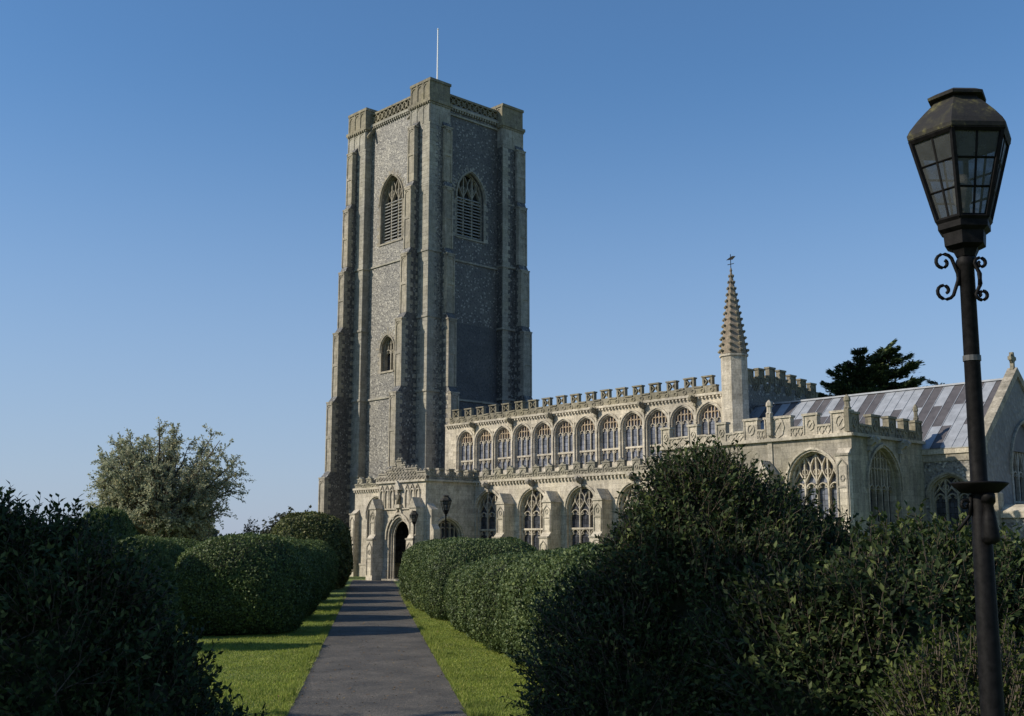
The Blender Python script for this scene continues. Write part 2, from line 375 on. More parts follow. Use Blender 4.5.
# stepped buttresses of the tower
ZS = [(0, 8.7), (8.7, 15.6), (15.6, 22.1), (22.1, 27.95), (27.95, 34.1), (34.1, 39.75)]
def tower_buttress(frame, u0, u1, proj, faceshade, mat, extra=.35):
    prof = [(-.3, 0)]
    for k, (za, zb) in enumerate(ZS):
        p = proj[k]; nx = proj[k+1] if k < 5 else -.02
        prof += [(p, za if k == 0 else za), (p, zb-.28), (nx, zb+.28+.25*(p-nx))] if k == 0 else [(p, zb-.28), (nx, zb+.28+.25*(p-nx))]
    prof.append((-.3, prof[-1][1]))
    b = MB(frame); b.sprism(prof, u0, u1); o = b.build('buttress', M[mat], CH)
    q = MB()
    for k, (za, zb) in enumerate(ZS):
        p = proj[k]; z0 = za+.35 if k else 0; z1 = zb-.28
        q.fr(frame); q.box(u0+.001, u1-.001, z0, z1, p-.1, p+.016)
        # panel frame on the face
        q.box(u0-.012, u0+.13, z0, z1, p+.014, p+.08); q.box(u1-.13, u1+.012, z0, z1, p+.014, p+.08); q.box(u0-.012, u1+.012, z1-.2, z1, p+.014, p+.08)
        hh = (z1-z0)/2
        for j in range(1, 2): q.box(u0, u1, z0+hh*j-.12, z0+hh*j+.12, p+.014, p+.075)
        q.bar(arch((u0+u1)/2, u1-u0-.2, z1-.65, .38, 6), .09, p+.014, p+.06)
        # weathering cap, string
        q.box(u0-.07, u1+.07, z1, z1+.12, p-.35, p+.10)
        # chequer of stone teeth on both flanks
        for sgn, ue in ((1, u1), (-1, u0)):
            z = z0; j = 0
            while z < z1-.1:
                L = .34 if j % 2 else .62; a, c = (ue-.1, ue+.012) if sgn > 0 else (ue-.012, ue+.1)
                L = min(L, p*.6)
                q.box(a, c, z+.01, min(z+.38, z1)-.01, p-L, p+.013)
                if j % 2 == 0 and p > 1: q.box(a, c, z+.01, min(z+.38, z1)-.01, .02, .02+min(.3, p*.2))
                z += .38; j += 1
    q.build('quoin', M['tstone' if not faceshade else 'lime'], o)
PS = [2.7, 2.1, 1.6, 1.15, .85, .55]; PE = [2.0, 1.5, 1.1, .8, .5, .3]
tower_buttress(SF(0), -2.35, -1.42, PS, True, 'flint_shaded'); tower_buttress(SF(0), -11.85, -10.95, PS, True, 'flint_shaded')
tower_buttress(EF(0), 1.42, 2.32, PE, True, 'flint_shaded'); tower_buttress(EF(0), 10.35, 11.4, PE, False, 'flint_shaded')
tower_buttress(WF(-12.6), -2.2, -1.2, PE, False, 'flint')
# strings, parapets, quoins against turrets
def band(frame, u0, u1, z0, z1, d, mat='pale', name='string_course', back=.1, corb=None):
    c = MB(frame); c.box(u0, u1, z0, z1, -back, d)
    if corb:
        st_, zc = corb; n = int((u1-u0)/st_)
        for k in range(n):
            u = u0+(k+.5)*st_; c.box(u-.065, u+.065, zc, z0+.01, -.05, d*.8)
    return c.build(name, M[mat], CH)
band(SF(.75), -9.7, -2.85, 41.95, 42.2, .22, 'tstone', 'cornice', .3, (.31, 41.75)); band(EF(-.75), 2.35, 8.8, 41.95, 42.2, .22, 'tstone', 'cornice', .3, (.31, 41.75))
for z in (28.0, 15.55): band(SF(.75), -9.7, -2.85, z, z+.16, .12, 'tstone')
for z in (41.3, 27.7, 15.1): band(EF(-.75), 2.35, 8.8, z, z+.17, .12, 'tstone')
def lattice_parapet(frame, u0, u1, z0, z1):
    p = MB(frame); p.box(u0, u1, z0, z0+.14, -.3, .05); p.box(u0, u1, z1-.2, z1, -.32, .08); p.box(u0, u1, z0+.14, z1-.2, -.26, -.16)
    n = int((u1-u0)/.62); s = (u1-u0)/n; zc = (z0+z1)/2-.03; h = (z1-z0)/2-.17
    for k in range(n):
        c_ = u0+(k+.5)*s
        p.bar([(c_-s/2, zc-h), (c_+s/2, zc+h)], .09, -.16, .03); p.bar([(c_+s/2, zc-h), (c_-s/2, zc+h)], .09, -.162, .028)
        p.bar([(c_+.17*math.cos(a), zc+.17*math.sin(a)) for a in np.linspace(0, 2*math.pi, 8, endpoint=False)], .07, -.158, .045, True)
    return p
lattice_parapet(SF(.75), -9.72, -2.83, 42.2, 43.4).build('parapet', M['lich'], CH)
lattice_parapet(EF(-.75), 2.33, 8.82, 42.2, 43.3).build('parapet', M['lich'], CH)
lattice_parapet(NF(10.7), 2.83, 9.72, 42.2, 43.35).build('parapet', M['lich'], CH)
lattice_parapet(WF(-11.85), -8.82, -2.33, 42.2, 43.35).build('parapet', M['lich'], CH)
r = MB(SF(0)); r.box(-12, -.6, 42.0, 42.3, -10.9, -.9); r.build('tower_roof', M['leadm'], CH)
p = MB(); p.tube([(-6.4, 6.0, 42.3), (-6.4, 6.0, 52.6)], [.10, .055], 10); p.lathe((-6.4, 6.0, 52.6), [(.05, 0), (.11, .07), (.05, .16)], 8); p.build('flagpole', M['white'], CH)
for (fr, lo) in ((SF(.75), -9.35), (SF(.75), -3.15)):
    g = MB(fr); g.sprism([(0, 41.9), (0, 41.5), (.75, 40.7), (.85, 40.85), (.2, 41.8)], lo-.09, lo+.09); g.build('water_spout', M['lich'], CH)

# ---- windows
def window(parent, frame, c, wd, sill, spring, rise, lights, depth, transoms=(), style='perp', gl='glass', tr='lime', hood=True, hoodm='pale', name='window', blind=0, mk=1.0):
    f = MB(frame); A = arch(c, wd, spring, rise); a, b = c-wd/2, c+wd/2
    # moulded inner order just inside the reveal
    inner = arch(c, wd-.11, spring, rise-.055)
    loop = [(a+.055, sill)]+inner+[(b-.055, sill)]
    f.bar(loop, .11, -depth+.02, -depth*.45)
    if hood:
        H = arch(c, wd, spring, rise, grow=.13); f.bar([(H[0][0], spring-.25)]+H+[(H[-1][0], spring-.25)], .12, -.02, .12)
        H = arch(c, wd, spring, rise, grow=.02); f.bar([(H[0][0], sill)]+H+[(H[-1][0], sill)], .09, -.1, .035)
    f.prism([(a-.1, sill-.16), (b+.1, sill-.16), (b+.1, sill), (a-.1, sill)], -.1, .09)
    f.sprism([(-depth, sill+.22), (-depth, sill), (.0, sill), (.0, sill+.03)], a+.01, b-.01)
    o = f.build(name, M[hoodm], parent)
    t = MB(frame); hd = MB(frame); lw = (wd-.16)/lights; dd0, dd1 = -depth+.03, -depth*.55
    def ztop(u):
        for p, q in zip(inner[:-1], inner[1:]):
            if p[0] <= u <= q[0]: return p[1]+(q[1]-p[1])*(u-p[0])/max(1e-6, q[0]-p[0])
        return spring
    x0 = c-(wd-.16)/2
    lh = spring-(.05 if style != 'perp' else .0)
    mw = (.085+.012*wd)*mk
    for k in range(1, lights): t.box(x0+k*lw-mw/2, x0+k*lw+mw/2, sill, min(lh+.05, ztop(x0+k*lw)), dd0, dd1); hd.box(x0+k*lw-mw/2-.001, x0+k*lw+mw/2+.001, lh+.05, ztop(x0+k*lw), dd0, dd1)
    hr = lw*.55
    for zt in tuple(transoms)+(lh,):
        for k in range(lights):
            cc = x0+(k+.5)*lw
            t.bar(arch(cc, lw-.06, zt-hr, hr, 8), .075*mk, dd0+.002, dd1-.03)
            # cusps
            for sg in (-1, 1): t.bar([(cc+sg*(lw/2-.03), zt-hr*.75), (cc+sg*lw*.16, zt-hr*.62), (cc+sg*lw*.30, zt-hr*.15)], .05*mk, dd0+.003, dd1-.05)
        if zt != lh: t.box(x0, x0+lights*lw, zt-.02, zt+.11, dd0+.001, dd1+.02)
    if style == 'perp':
        for k in range(lights):
            cc = x0+(k+.5)*lw; zt = ztop(cc)
            if zt > lh+.15: hd.box(cc-.03, cc+.03, lh-.02, zt, dd0+.004, dd1-.02)
        zz = lh+(rise)*.42
        for k in range(2*lights):
            cc = x0+(k+.5)*lw/2
            if ztop(cc) > zz+.1: hd.bar(arch(cc, lw/2-.02, zz-.12, lw*.28, 6), .05, dd0+.005, dd1-.03)
        if rise > 1.2:
            zz = lh+rise*.70; 
            for k in range(2*lights):
                cc = x0+(k+.5)*lw/2
                if ztop(cc) > zz: hd.bar(arch(cc, lw/2-.02, zz-.12, lw*.28, 6), .05, dd0+.005, dd1-.03)
    else:                                   # flowing: crossing ogee bars
        for k in range(0, lights+1):
            for sg in (-1, 1):
                pts = []
                for j in range(15):
                    z = lh-.1+j*rise*1.05/14; ph = (z-lh+.1)/(rise*.55)*math.pi
                    u = x0+k*lw+sg*lw*.5*(1-math.cos(ph))/1.0*.5*1.0
                    u = x0+k*lw+sg*(lw*.5)*(1-math.cos(ph))*.5
                    if x0-.02 <= u <= x0+lights*lw+.02 and z < ztop(min(max(u, inner[0][0]), inner[-1][0]))+.04: pts.append((u, z))
                    elif pts: break
                if len(pts) > 1: hd.bar(pts, .08*mk, dd0+.003+.002*(sg > 0), dd1-.02-.003*(sg > 0))
        for k in range(1, lights):
            cc = x0+k*lw; zc = lh+rise*.36
            if ztop(cc) > zc+.3: hd.bar([(cc+lw*.24*math.cos(q), zc+lw*.24*math.sin(q)) for q in np.linspace(0, 2*math.pi, 10, endpoint=False)], .05*mk, dd0+.006, dd1-.04, True)
    t.build('mullion', M['pale' if tr == 'warm' else tr], o)
    if hd.v: hd.build('tracery', M[tr], o)
    if gl:
        g = MB(frame); pts = [(a+.02, sill), (b-.02, sill)]+list(reversed(arch(c, wd-.04, spring, rise-.02))); g.prism(pts, -depth-.05, -depth+.01)
        g.build('glass', M[gl], o)
    return o
def louvres(o, frame, c, wd, sill, spring, rise, depth, n, lights=3):
    l = MB(frame); lw = (wd-.16)/lights; x0 = c-(wd-.16)/2
    for j in range(n):
        z = sill+.25+j*(spring+.2-sill-.3)/n
        for k in range(lights):
            l.sprism([(-depth+.08, z+.20), (-depth+.04, z+.24), (-depth+.42, z+.02), (-depth+.40, z-.04)], x0+k*lw+.06, x0+(k+1)*lw-.06)
    l.build('louvre', M['louvre'], o)
    v = MB(frame); v.prism([(c-wd/2+.02, sill), (c+wd/2-.02, sill)]+list(reversed(arch(c, wd-.04, spring, rise-.02))), -depth-.06, -depth+.015); v.build('chamber_darkness_sheet', M['dark'], o)  # near-black sheet painted in place of the unlit chamber behind the louvres
def voussoirs(q, c, wd, sill, spring, rise, L0=.35, n=17, d=.012, jamb=True):
    A = arch(c, wd, spring, rise, 40, grow=.15)
    for k in range(n):
        i = int((k+.5)/n*40); p = Vector(A[i]); t = (Vector(A[i+1])-Vector(A[i-1])).normalized(); nn = Vector((-t.y, t.x))
        L = L0 if k % 2 else L0*1.9
        a = p-t*.09; b = p+t*.09; q.prism([a[:], b[:], (b+nn*L)[:], (a+nn*L)[:]], -.05, d)
    if jamb:
        z = sill-.1; j = 0
        while z < spring-.2:
            L = .25 if j % 2 else .5
            q.box(c-wd/2-L, c-wd/2, z+.01, z+.36, -.05, d); q.box(c+wd/2, c+wd/2+L, z+.01, z+.36, -.05, d); z += .38; j += 1
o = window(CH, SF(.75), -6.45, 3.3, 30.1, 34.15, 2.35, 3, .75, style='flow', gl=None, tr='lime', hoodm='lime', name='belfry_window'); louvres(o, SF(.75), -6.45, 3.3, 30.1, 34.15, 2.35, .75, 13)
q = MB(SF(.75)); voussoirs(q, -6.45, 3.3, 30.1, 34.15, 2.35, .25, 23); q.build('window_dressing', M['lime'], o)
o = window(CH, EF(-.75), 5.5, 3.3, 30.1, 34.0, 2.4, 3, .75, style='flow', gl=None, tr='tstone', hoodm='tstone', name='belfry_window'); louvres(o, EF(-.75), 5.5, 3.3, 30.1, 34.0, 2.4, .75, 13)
q = MB(EF(-.75)); voussoirs(q, 5.5, 3.3, 30.1, 34.0, 2.4, .25, 23); q.build('window_dressing', M['tstone'], o)
o = window(CH, SF(.75), -6.65, 1.9, 18.05, 20.1, 1.2, 2, .7, style='perp', gl='glass', tr='lime', hoodm='lime', name='ringing_chamber_window')
q = MB(SF(.75)); voussoirs(q, -6.65, 1.9, 18.05, 20.1, 1.2, .35, 13); q.build('window_dressing', M['lime'], o)
# ---- nave with clerestory
NX0, NX1, NY0, NY1 = 1.0, 30.4, 1.3, 12.0
cw = [3.70+k*2.272 for k in range(12)]
w_ = MB(SF(NY0)); w_.wall(NX0, NX1, 5.5, 12.5, [(x, 1.92, 8.25, 10.95, .95) for x in cw], .32)
w_.build('nave_wall', M['pale'], CH)
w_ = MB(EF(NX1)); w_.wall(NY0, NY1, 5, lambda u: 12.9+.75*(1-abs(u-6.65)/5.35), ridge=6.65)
w_.build('nave_wall', M['flint_shaded'], CH)
w_ = MB(NF(NY1)); w_.wall(-NX1, -NX0, 0, 12.5); w_.build('nave_wall', M['tstone'], CH)
for x in cw: window(CH, SF(NY0), x, 1.92, 8.25, 10.95, .95, 3, .32, transoms=(9.35,), gl='glassc', tr='warm', hoodm='pale', name='clerestory_window', mk=.6)
band(SF(NY0), 1.2, 30.1, 12.42, 12.58, .22, 'pale', 'cornice', .1, (.312, 12.27)); band(SF(NY0), 1.2, 30.1, 8.0, 8.12, .12)
for k in range(13):
    u = cw[0]-1.136+k*2.272
    if u < 30.0: c = MB(SF(NY0)); c.box(u-.07, u+.07, 8.12, 11.6, -.02, .14); c.build('wall_shaft', M['pale'], CH)
BR = random.Random(77)
def battlement(frame, u0, u1, z0, zlow, ztop_, n, frac=.56, th=.3, style='pierced', edge=.5, slope=None, d=0.0, mer=None):
    """n merlons between u0 and u1"""
    p = MB(frame); s = (u1-u0)/n; sl = slope or (lambda u: 0)
    U0 = u0
    if mer: n = len(mer); mid = [u0]+[(mer[i][1]+mer[i+1][0])/2 for i in range(n-1)]+[u1]
    for k in range(n):
        if mer: c_ = sum(mer[k])/2; mw = mer[k][1]-mer[k][0]; ua, ub = mid[k], mid[k+1]; s = ub-ua; u0 = ua-k*s
        else: c_ = u0+(k+.5)*s; mw = s*frac; ua, ub = u0+k*s, u0+(k+1)*s
        h0 = sl(c_)+BR.uniform(-.025, .03); c_ += BR.uniform(-.03, .03) if not mer and style != 'panel' else 0
        p.box(ua, ub, z0+h0, zlow-.1+h0, d-th, d)                       # band
        if c_-mw/2 > ua: p.box(ua, c_-mw/2, zlow-.1+h0, zlow+h0, d-th-.05, d+.07)
        if ub > c_+mw/2: p.box(c_+mw/2, ub, zlow-.1+h0, zlow+h0, d-th-.05, d+.07)
        a, b = c_-mw/2, c_+mw/2; zt = ztop_+h0; zl = zlow+h0
        if style == 'pierced':
            p.box(a, a+.13, zl-.1, zt-.1, d-th, d); p.box(b-.13, b, zl-.1, zt-.1, d-th, d)
            p.box(a+.13, b-.13, zl-.1, zl+.0, d-th, d)
            p.box(a-.05, b+.05, zt-.1, zt, d-th-.05, d+.06)
            zc = (zl+zt-.1)/2
            p.bar([(a+.1, zl), ((a+b)/2-.06, zc)], .07, d-th*.8, d-.03); p.bar([(b-.1, zl), ((a+b)/2+.06, zc)], .07, d-th*.8, d-.032)
            p.bar([(a+.1, zt-.1), ((a+b)/2-.06, zc)], .07, d-th*.8, d-.034); p.bar([(b-.1, zt-.1), ((a+b)/2+.06, zc)], .07, d-th*.8, d-.036)
            # carved leaf panels in the band
            for j in range(2):
                cu = u0+k*s+(j+.5)*s/2; p.bar([(cu+.16*math.cos(q), (z0+zl-.1)/2+h0*.5+.14*math.sin(q)) for q in np.linspace(0, 2*math.pi, 7, endpoint=False)], .07, d-.02, d+.05, True)
        elif style == 'panel':
            p.box(a, b, zl-.1, zt-.1, d-th, d); p.box(a-.06, b+.06, zt-.1, zt+.02, d-th-.06, d+.08)
            p.box(a-.0, a+.07, z0+.1, zt-.1, d-.01, d+.05); p.box(b-.07, b, z0+.1, zt-.1, d-.01, d+.05)
            zc = (z0+zt)/2; cm = c_; rr = mw*.24
            p.bar([(cm+rr*math.cos(q), zc+rr*1.35*math.sin(q)) for q in np.linspace(0, 2*math.pi, 8, endpoint=False)], .07, d-.01, d+.05, True)
            p.bar([(cm-rr*.5, zc-rr*.7), (cm+rr*.5, zc+rr*.7)], .06, d-.01, d+.04)
            e = (mer[k+1][0]-mer[k][1]) if mer and k < n-1 else s-mw; cm = ub; zc = (z0+zlow)/2
            if k < n-1:
                for sg in (-1, 1):
                    q0 = cm+sg*e*.22
                    p.bar([(q0-e*.2, zc), (q0, zc+.26), (q0+e*.2, zc), (q0, zc-.26)], .06, d-.01, d+.045, True)
        else:                                # crested, small pointed merlons
            p.box(a, b, zl-.1, zt-.14, d-th, d); cw_ = (b-a)
            p.box(a-.04, b+.04, zt-.14, zt-.07, d-th-.03, d+.05); p.prism([(c_-cw_*.3, zt-.07), (c_+cw_*.3, zt-.07), (c_, zt+.1)], d-th, d+.02)
            p.bar([(a+.07, z0+.12), (a+.07, zl+.05), (c_, zt-.2), (b-.07, zl+.05), (b-.07, z0+.12)], .06, d-.01, d+.055)
            p.bar([(c_+.1*math.cos(q), zl-.1+.12*math.sin(q)) for q in np.linspace(0, 2*math.pi, 6, endpoint=False)], .05, d-.01, d+.05, True)
            cu = u0+(k+1)*s
            if k < n-1: p.bar([(cu-.2, z0+.08), (cu, zl-.16), (cu+.2, z0+.08)], .06, d-.01, d+.05)
    return p
battlement(SF(NY0), 1.6, 29.3, 12.58, 13.12, 13.78, 18, .54, .28).build('nave_battlement', M['lich'], CH)
battlement(EF(NX1), NY0+.4, NY1, 12.9, 13.35, 13.95, 8, .55, .28, 'panel', slope=lambda u: .75*(1-abs(u-6.65)/5.35)).build('nave_battlement', M['lich'], CH)
battlement(NF(NY1), -NX1, -NX0, 12.58, 13.1, 13.75, 18, .54, .28).build('nave_battlement', M['lich'], CH)
r = MB(SF(NY0)); r.box(NX0, NX1-.1, 12.4, 12.6, -(NY1-NY0), -.3); r.build('nave_roof', M['leadm'], CH)
def grotesque(frame, u, z, L=.55, mat='lich'):
    g = MB(frame); g.sprism([(0, z+.1), (0, z-.25), (.25, z-.32), (L, z-.12), (L+.12, z-.2), (L+.2, z-.02), (L+.05, z+.16), (L*.6, z+.05)], u-.11, u+.11)
    g.sprism([(L*.5, z), (L*.75, z+.22), (L*.85, z)], u-.2, u+.2)
    g.box(u-.03, u+.03, z-1.0, z-.28, .02, .09); g.prism([(u-.13, z-.55), (u+.13, z-.55), (u+.06, z-.28), (u-.06, z-.28)], .0, .2)
    return g.build('gargoyle', M[mat], CH)
for k in range(6):
    u = cw[0]+1.136+k*4.544
    grotesque(SF(NY0), u, 12.35)
# ---- spirelet at the nave's south east corner
o = MB(); o.lathe((31.0, 1.0, 0), [(.88, 5), (.88, 14.7), (.97, 14.72), (.97, 14.86), (.86, 14.88)], 8, R(22.5)); tow = o.build('stair_turret', M['pale'], CH)
sp = MB(); sp.lathe((31.0, 1.0, 0), [(.90, 14.9), (.06, 20.5), (.10, 20.55), (.04, 20.75)], 8, R(22.5))
sp.mi = 1
for i in range(8):
    an = R(22.5)+i*math.pi/4
    for j in range(13):
        t = (j+.4)/13.2; rr = .90*(1-t)+.06*t; z = 14.9+5.6*t
        px, py = 31.0+(rr+.05)*math.cos(an), 1.0+(rr+.05)*math.sin(an); s_ = .12*(1-t)+.045
        sp.lathe((px, py, z), [(s_*.5, -.05), (s_, .06), (s_*.4, .13)], 5)
sp.build('spirelet', [stone('spire_stone', (.33, .265, .20), dark=(.12, .10, .08), amount=.6, course=.2), M['lich']], tow)
v = MB(); v.tube([(31.0, 1.0, 20.6), (31.0, 1.0, 21.7)], .025, 6); v.fr(SF(1.0)); v.prism([(30.65, 21.35), (31.15, 21.3), (31.4, 21.5), (31.15, 21.55), (30.85, 21.45)], -.015, .015); v.box(30.75, 31.25, 21.0, 21.04, -.02, .02)
v.build('weather_vane', M['iron'], tow)
# ---- south aisle
AY = -5.0
aw = [.15, 13.6, 18.2, 22.8, 27.4]
AO = [(x, 2.8, 1.9, 4.9, 1.45) for x in aw]
w_ = MB(SF(AY)); w_.wall(-3, 32.2, 0, 7.0, AO, .42); w_.fr(WF(-3.0)); w_.wall(-.3, 5.0, 0, 7.0); w_.build('aisle_wall', M['pale'], CH)
for x in aw: window(CH, SF(AY), x, 2.8, 1.9, 4.9, 1.45, 3, .42, transoms=(3.55,), gl='glass', tr='pale', hoodm='pale', name='aisle_window', mk=.6, style='flow')
band(SF(AY), -3.1, 32.2, 6.98, 7.14, .2, 'pale', 'cornice', .1, (.32, 6.8)); band(SF(AY), -3.1, 32.2, .9, 1.05, .14); band(SF(AY), -3.15, 32.2, 0, .9, .1, 'pale', 'plinth')
battlement(SF(AY), -3.05, 32.1, 7.14, 7.5, 7.98, 27, .5, .26, 'crest').build('aisle_parapet', M['lich2'], CH)
battlement(WF(-3.0), -.2, 5.0, 7.14, 7.5, 7.98, 4, .5, .26, 'crest').build('aisle_parapet', M['lime'], CH)
r = MB(SF(AY)); r.sprism([(-.3, 6.9), (-.3, 7.1), (-6.3, 8.05), (-6.3, 7.6)], -2.9, 31.9); r.build('aisle_roof', M['leadm'], CH)
def buttress(frame, uc, wd, stages, gable=True, mat='pale', panel=True, z_top=5.9):
    """stages: list of (z_end, projection)"""
    prof = [(-.1, 0)]; 
    for k, (z, p) in enumerate(stages):
        prof.append((p, 0 if k == 0 else prof[-1][1] if False else prof[-1][1]))
        if k == 0: prof[-1] = (p, 0)
        prof.append((p, z))
        if k < len(stages)-1: prof.append((stages[k+1][1], z+.35))
    # remove duplicate points created while stepping
    pr = []
    for q_ in prof:
        if not pr or (abs(q_[0]-pr[-1][0])+abs(q_[1]-pr[-1][1]) > 1e-4): pr.append(q_)
    ztop__ = stages[-1][0]; pr.append((-.1, ztop__ if gable else ztop__+.5))
    b = MB(frame); b.sprism(pr, uc-wd/2, uc+wd/2)
    P_ = stages[-1][1]
    if gable: b.prism([(uc-wd/2-.06, ztop__), (uc+wd/2+.06, ztop__), (uc, ztop__+.75)], -.1, P_+.07)
    o = b.build('buttress', M[mat], CH)
    if panel:
        z0 = .4; pm_ = MB(frame)
        for k, (z, p) in enumerate(stages):
            za = z0+(.4 if k else 0); a, c_ = uc-wd/2+.09, uc+wd/2-.09
            pm_.bar([(a, za), (a, z-.5), (uc, z-.2), (c_, z-.5), (c_, za)], .08, p-.02, p+.05)
            pm_.box(a, c_, za+(z-za)*.45, za+(z-za)*.45+.1, p-.02, p+.045)
            pm_.bar([(uc+.12*math.cos(q), (z+za)/2+.35+.16*math.sin(q)) for q in np.linspace(0, 2*math.pi, 6, endpoint=False)], .06, p-.02, p+.04, True)
            pm_.box(uc-wd/2-.05, uc+wd/2+.05, z-.02, z+.09, p-.3, p+.06)
            z0 = z
        pm_.build('panelling', M['lime'], o)
for u in (15.9, 20.5, 25.1, 29.7): buttress(SF(AY), u, .78, [(3.0, 1.35), (5.35, 1.0)])
buttress(SF(AY), -2.65, .7, [(5.0, .5)], gable=False)
for u in (13.6, 18.2, 22.8, 27.4):
    grotesque(SF(AY), u, 6.85, .5, 'lime')
# ---- south porch
PX0, PX1, PY = 6.5, 12.05, -9.6
DC = 9.1
w_ = MB(SF(PY)); w_.wall(PX0, PX1, 0, 7.0, [(DC, 2.5, 0, 3.1, 1.45)], .55)
w_.fr(EF(PX1)); w_.wall(PY, AY, 0, 7.0, [(-7.55, 2.7, 1.2, 3.1, 1.3)], .45); w_.fr(WF(PX0)); w_.wall(-AY, -PY, 0, 7.0, [(7.3, 2.7, 1.2, 3.1, 1.3)], .45)
w_.build('porch_wall', M['pale'], CH)
window(CH, EF(PX1), -7.55, 2.7, 1.2, 3.1, 1.3, 3, .45, tr='lime', name='porch_window', mk=.7); window(CH, WF(PX0), 7.3, 2.7, 1.2, 3.1, 1.3, 3, .45, tr='lime', name='porch_window', mk=.7)
d_ = MB(SF(PY)); d_.fr(SF(AY)); d_.box(PX0+.1, PX1-.1, 0, 6.6, -.1, .012)
d_.build('porch_inner_wall', M['lich'], CH)
d_ = MB(SF(AY)); d_.prism([(DC-1.1, 0), (DC+1.1, 0)]+list(reversed(arch(DC, 2.2, 2.2, 1.1))), -.05, .06); do = d_.build('church_door', M['wood'], CH)
h_ = MB(SF(AY))
for k in range(9): h_.box(DC-1.05+k*.25, DC-1.02+k*.25, .1, 2.6, .06, .085)
h_.box(DC-1.0, DC+.6, .6, .7, .07, .1); h_.box(DC-1.0, DC+.6, 2.0, 2.1, .07, .1); h_.build('door_strap', M['iron'], do)
a_ = MB(SF(PY))
for g_, w1, dd in ((.02, .12, .05), (.22, .14, .16), (-.12, .1, -.1), (-.26, .1, -.22)):
    H = arch(DC, 2.5, 3.1, 1.45, grow=g_); a_.bar([(H[0][0], 0.1 if g_ < .2 else 2.9)]+H+[(H[-1][0], .1 if g_ < .2 else 2.9)], w1, dd-.14, dd)
# ogee finial over the door
a_.bar([(DC-.75, 4.35), (DC-.3, 4.75), (DC-.05, 5.3)], .12, .0, .14); a_.bar([(DC+.75, 4.35), (DC+.3, 4.75), (DC+.05, 5.3)], .12, .0, .142)
a_.lathe((DC, PY-.1, 5.25), [(.05, 0), (.16, .1), (.08, .22), (.13, .32), (.02, .45)], 6)
a_.build('door_arch', M['pale'], CH)
n_ = MB(SF(PY)); n_.box(PX0+.1, PX1-.1, 5.05, 5.15, -.05, .12)
for k in range(8):
    u = 7.0+k*.6
    if abs(u-DC) > .45:
        n_.bar([(u-.22, 5.15), (u-.22, 6.2)]+arch(u, .44, 6.2, .3, 6)+[(u+.22, 6.2), (u+.22, 5.15)], .07, -.02, .10)
        n_.bar([(u-.24, 6.4), (u, 6.8), (u+.24, 6.4)], .06, -.02, .13)
n_.box(DC-.3, DC+.3, 5.15, 5.4, -.02, .3); n_.prism([(DC-.34, 6.45), (DC+.34, 6.45), (DC+.26, 6.7), (DC, 7.1), (DC-.26, 6.7)], -.02, .34)
n_.build('niche_row', M['pale'], CH)
st = MB(); st.lathe((DC, PY-.16, 5.4), [(.16, 0), (.15, .35), (.17, .62), (.09, .74), (.06, .78), (.10, .84), (.10, .95), (.03, 1.02)], 10)
st.fr(SF(PY-.16)); st.box(DC-.2, DC-.1, 5.75, 6.1, -.02, .13); st.box(DC+.08, DC+.19, 5.7, 6.05, -.02, .12); st.build('saint_statue', M['lich'], CH, True)
band(SF(PY), PX0-.12, PX1+.12, 6.98, 7.12, .18, name='cornice'); band(EF(PX1), PY-.1, AY, 6.981, 7.119, .18, name='cornice'); band(WF(PX0), -AY, -PY+.1, 6.982, 7.118, .18, name='cornice')
band(SF(PY), PX0-.1, DC-1.35, 0, .75, .12, name='plinth'); band(SF(PY), DC+1.35, PX1+.1, 0, .75, .12, name='plinth'); band(EF(PX1), PY, AY, 0, .75, .1, name='plinth')
band(SF(PY), DC-1.4, DC+1.4, 0, .12, .5, 'lime', 'door_step', .5)
# door gap in the plinth: a stone threshold
# stepped crested parapet
pp = MB(SF(PY)); L_ = PX1-PX0; cx = (PX0+PX1)/2-.35
steps = [(PX0, PX0+1.0, 7.72), (PX0+1.0, cx-.75, 8.0), (cx-.75, cx-.3, 8.3), (cx-.3, cx+.3, 8.62), (cx+.3, cx+.75, 8.3), (cx+.75, PX1-1.0, 8.0), (PX1-1.0, PX1, 7.72)]
for a, b, z in steps:
    pp.box(a, b, 7.12, z-.1, -.28, 0); pp.box(a-.03, b+.03, z-.1, z, -.33, .07)
    n = max(1, int(round((b-a)/.4)))
    for k in range(n):
        c_ = a+(k+.5)*(b-a)/n; pp.lathe((c_, PY+.12, z), [(.1, 0), (.13, .08), (.05, .2)], 5)
for j in range(3):
    for k in range(14):
        c_ = PX0+.2+k*.385+(j % 2)*.19; zc = 7.3+j*.33
        zt = max([z for a, b, z in steps if a <= c_ <= b] or [0])
        if zc+.2 < zt: pp.bar([(c_-.15, zc), (c_, zc+.15), (c_+.15, zc), (c_, zc-.15)], .06, -.02, .06, True)
pp.build('porch_parapet', M['lime'], CH)
battlement(EF(PX1), PY+.03, AY, 7.121, 7.45, 7.9, 5, .5, .24, 'panel').build('porch_parapet', M['lime'], CH)
battlement(WF(PX0), -AY, -PY, 7.12, 7.42, 7.86, 5, .5, .26, 'crest').build('porch_parapet', M['lime'], CH)
r = MB(SF(PY)); r.box(PX0+.2, PX1-.2, 6.8, 7.15, AY-PY and -(AY-PY), -.2); r.build('porch_roof', M['leadm'], CH)
buttress(SF(PY), PX0+.35, .75, [(2.9, 1.0), (5.1, .75)]); buttress(SF(PY), PX1-.5, .75, [(2.9, 1.0), (5.1, .75)])
buttress(EF(PX1), PY+.4, .6, [(2.2, 1.15), (3.6, .8), (5.0, .55)], panel=False, gable=False)
buttress(WF(PX0), -PY-.4, .6, [(2.2, 1.0), (5.0, .6)], panel=False, gable=False)
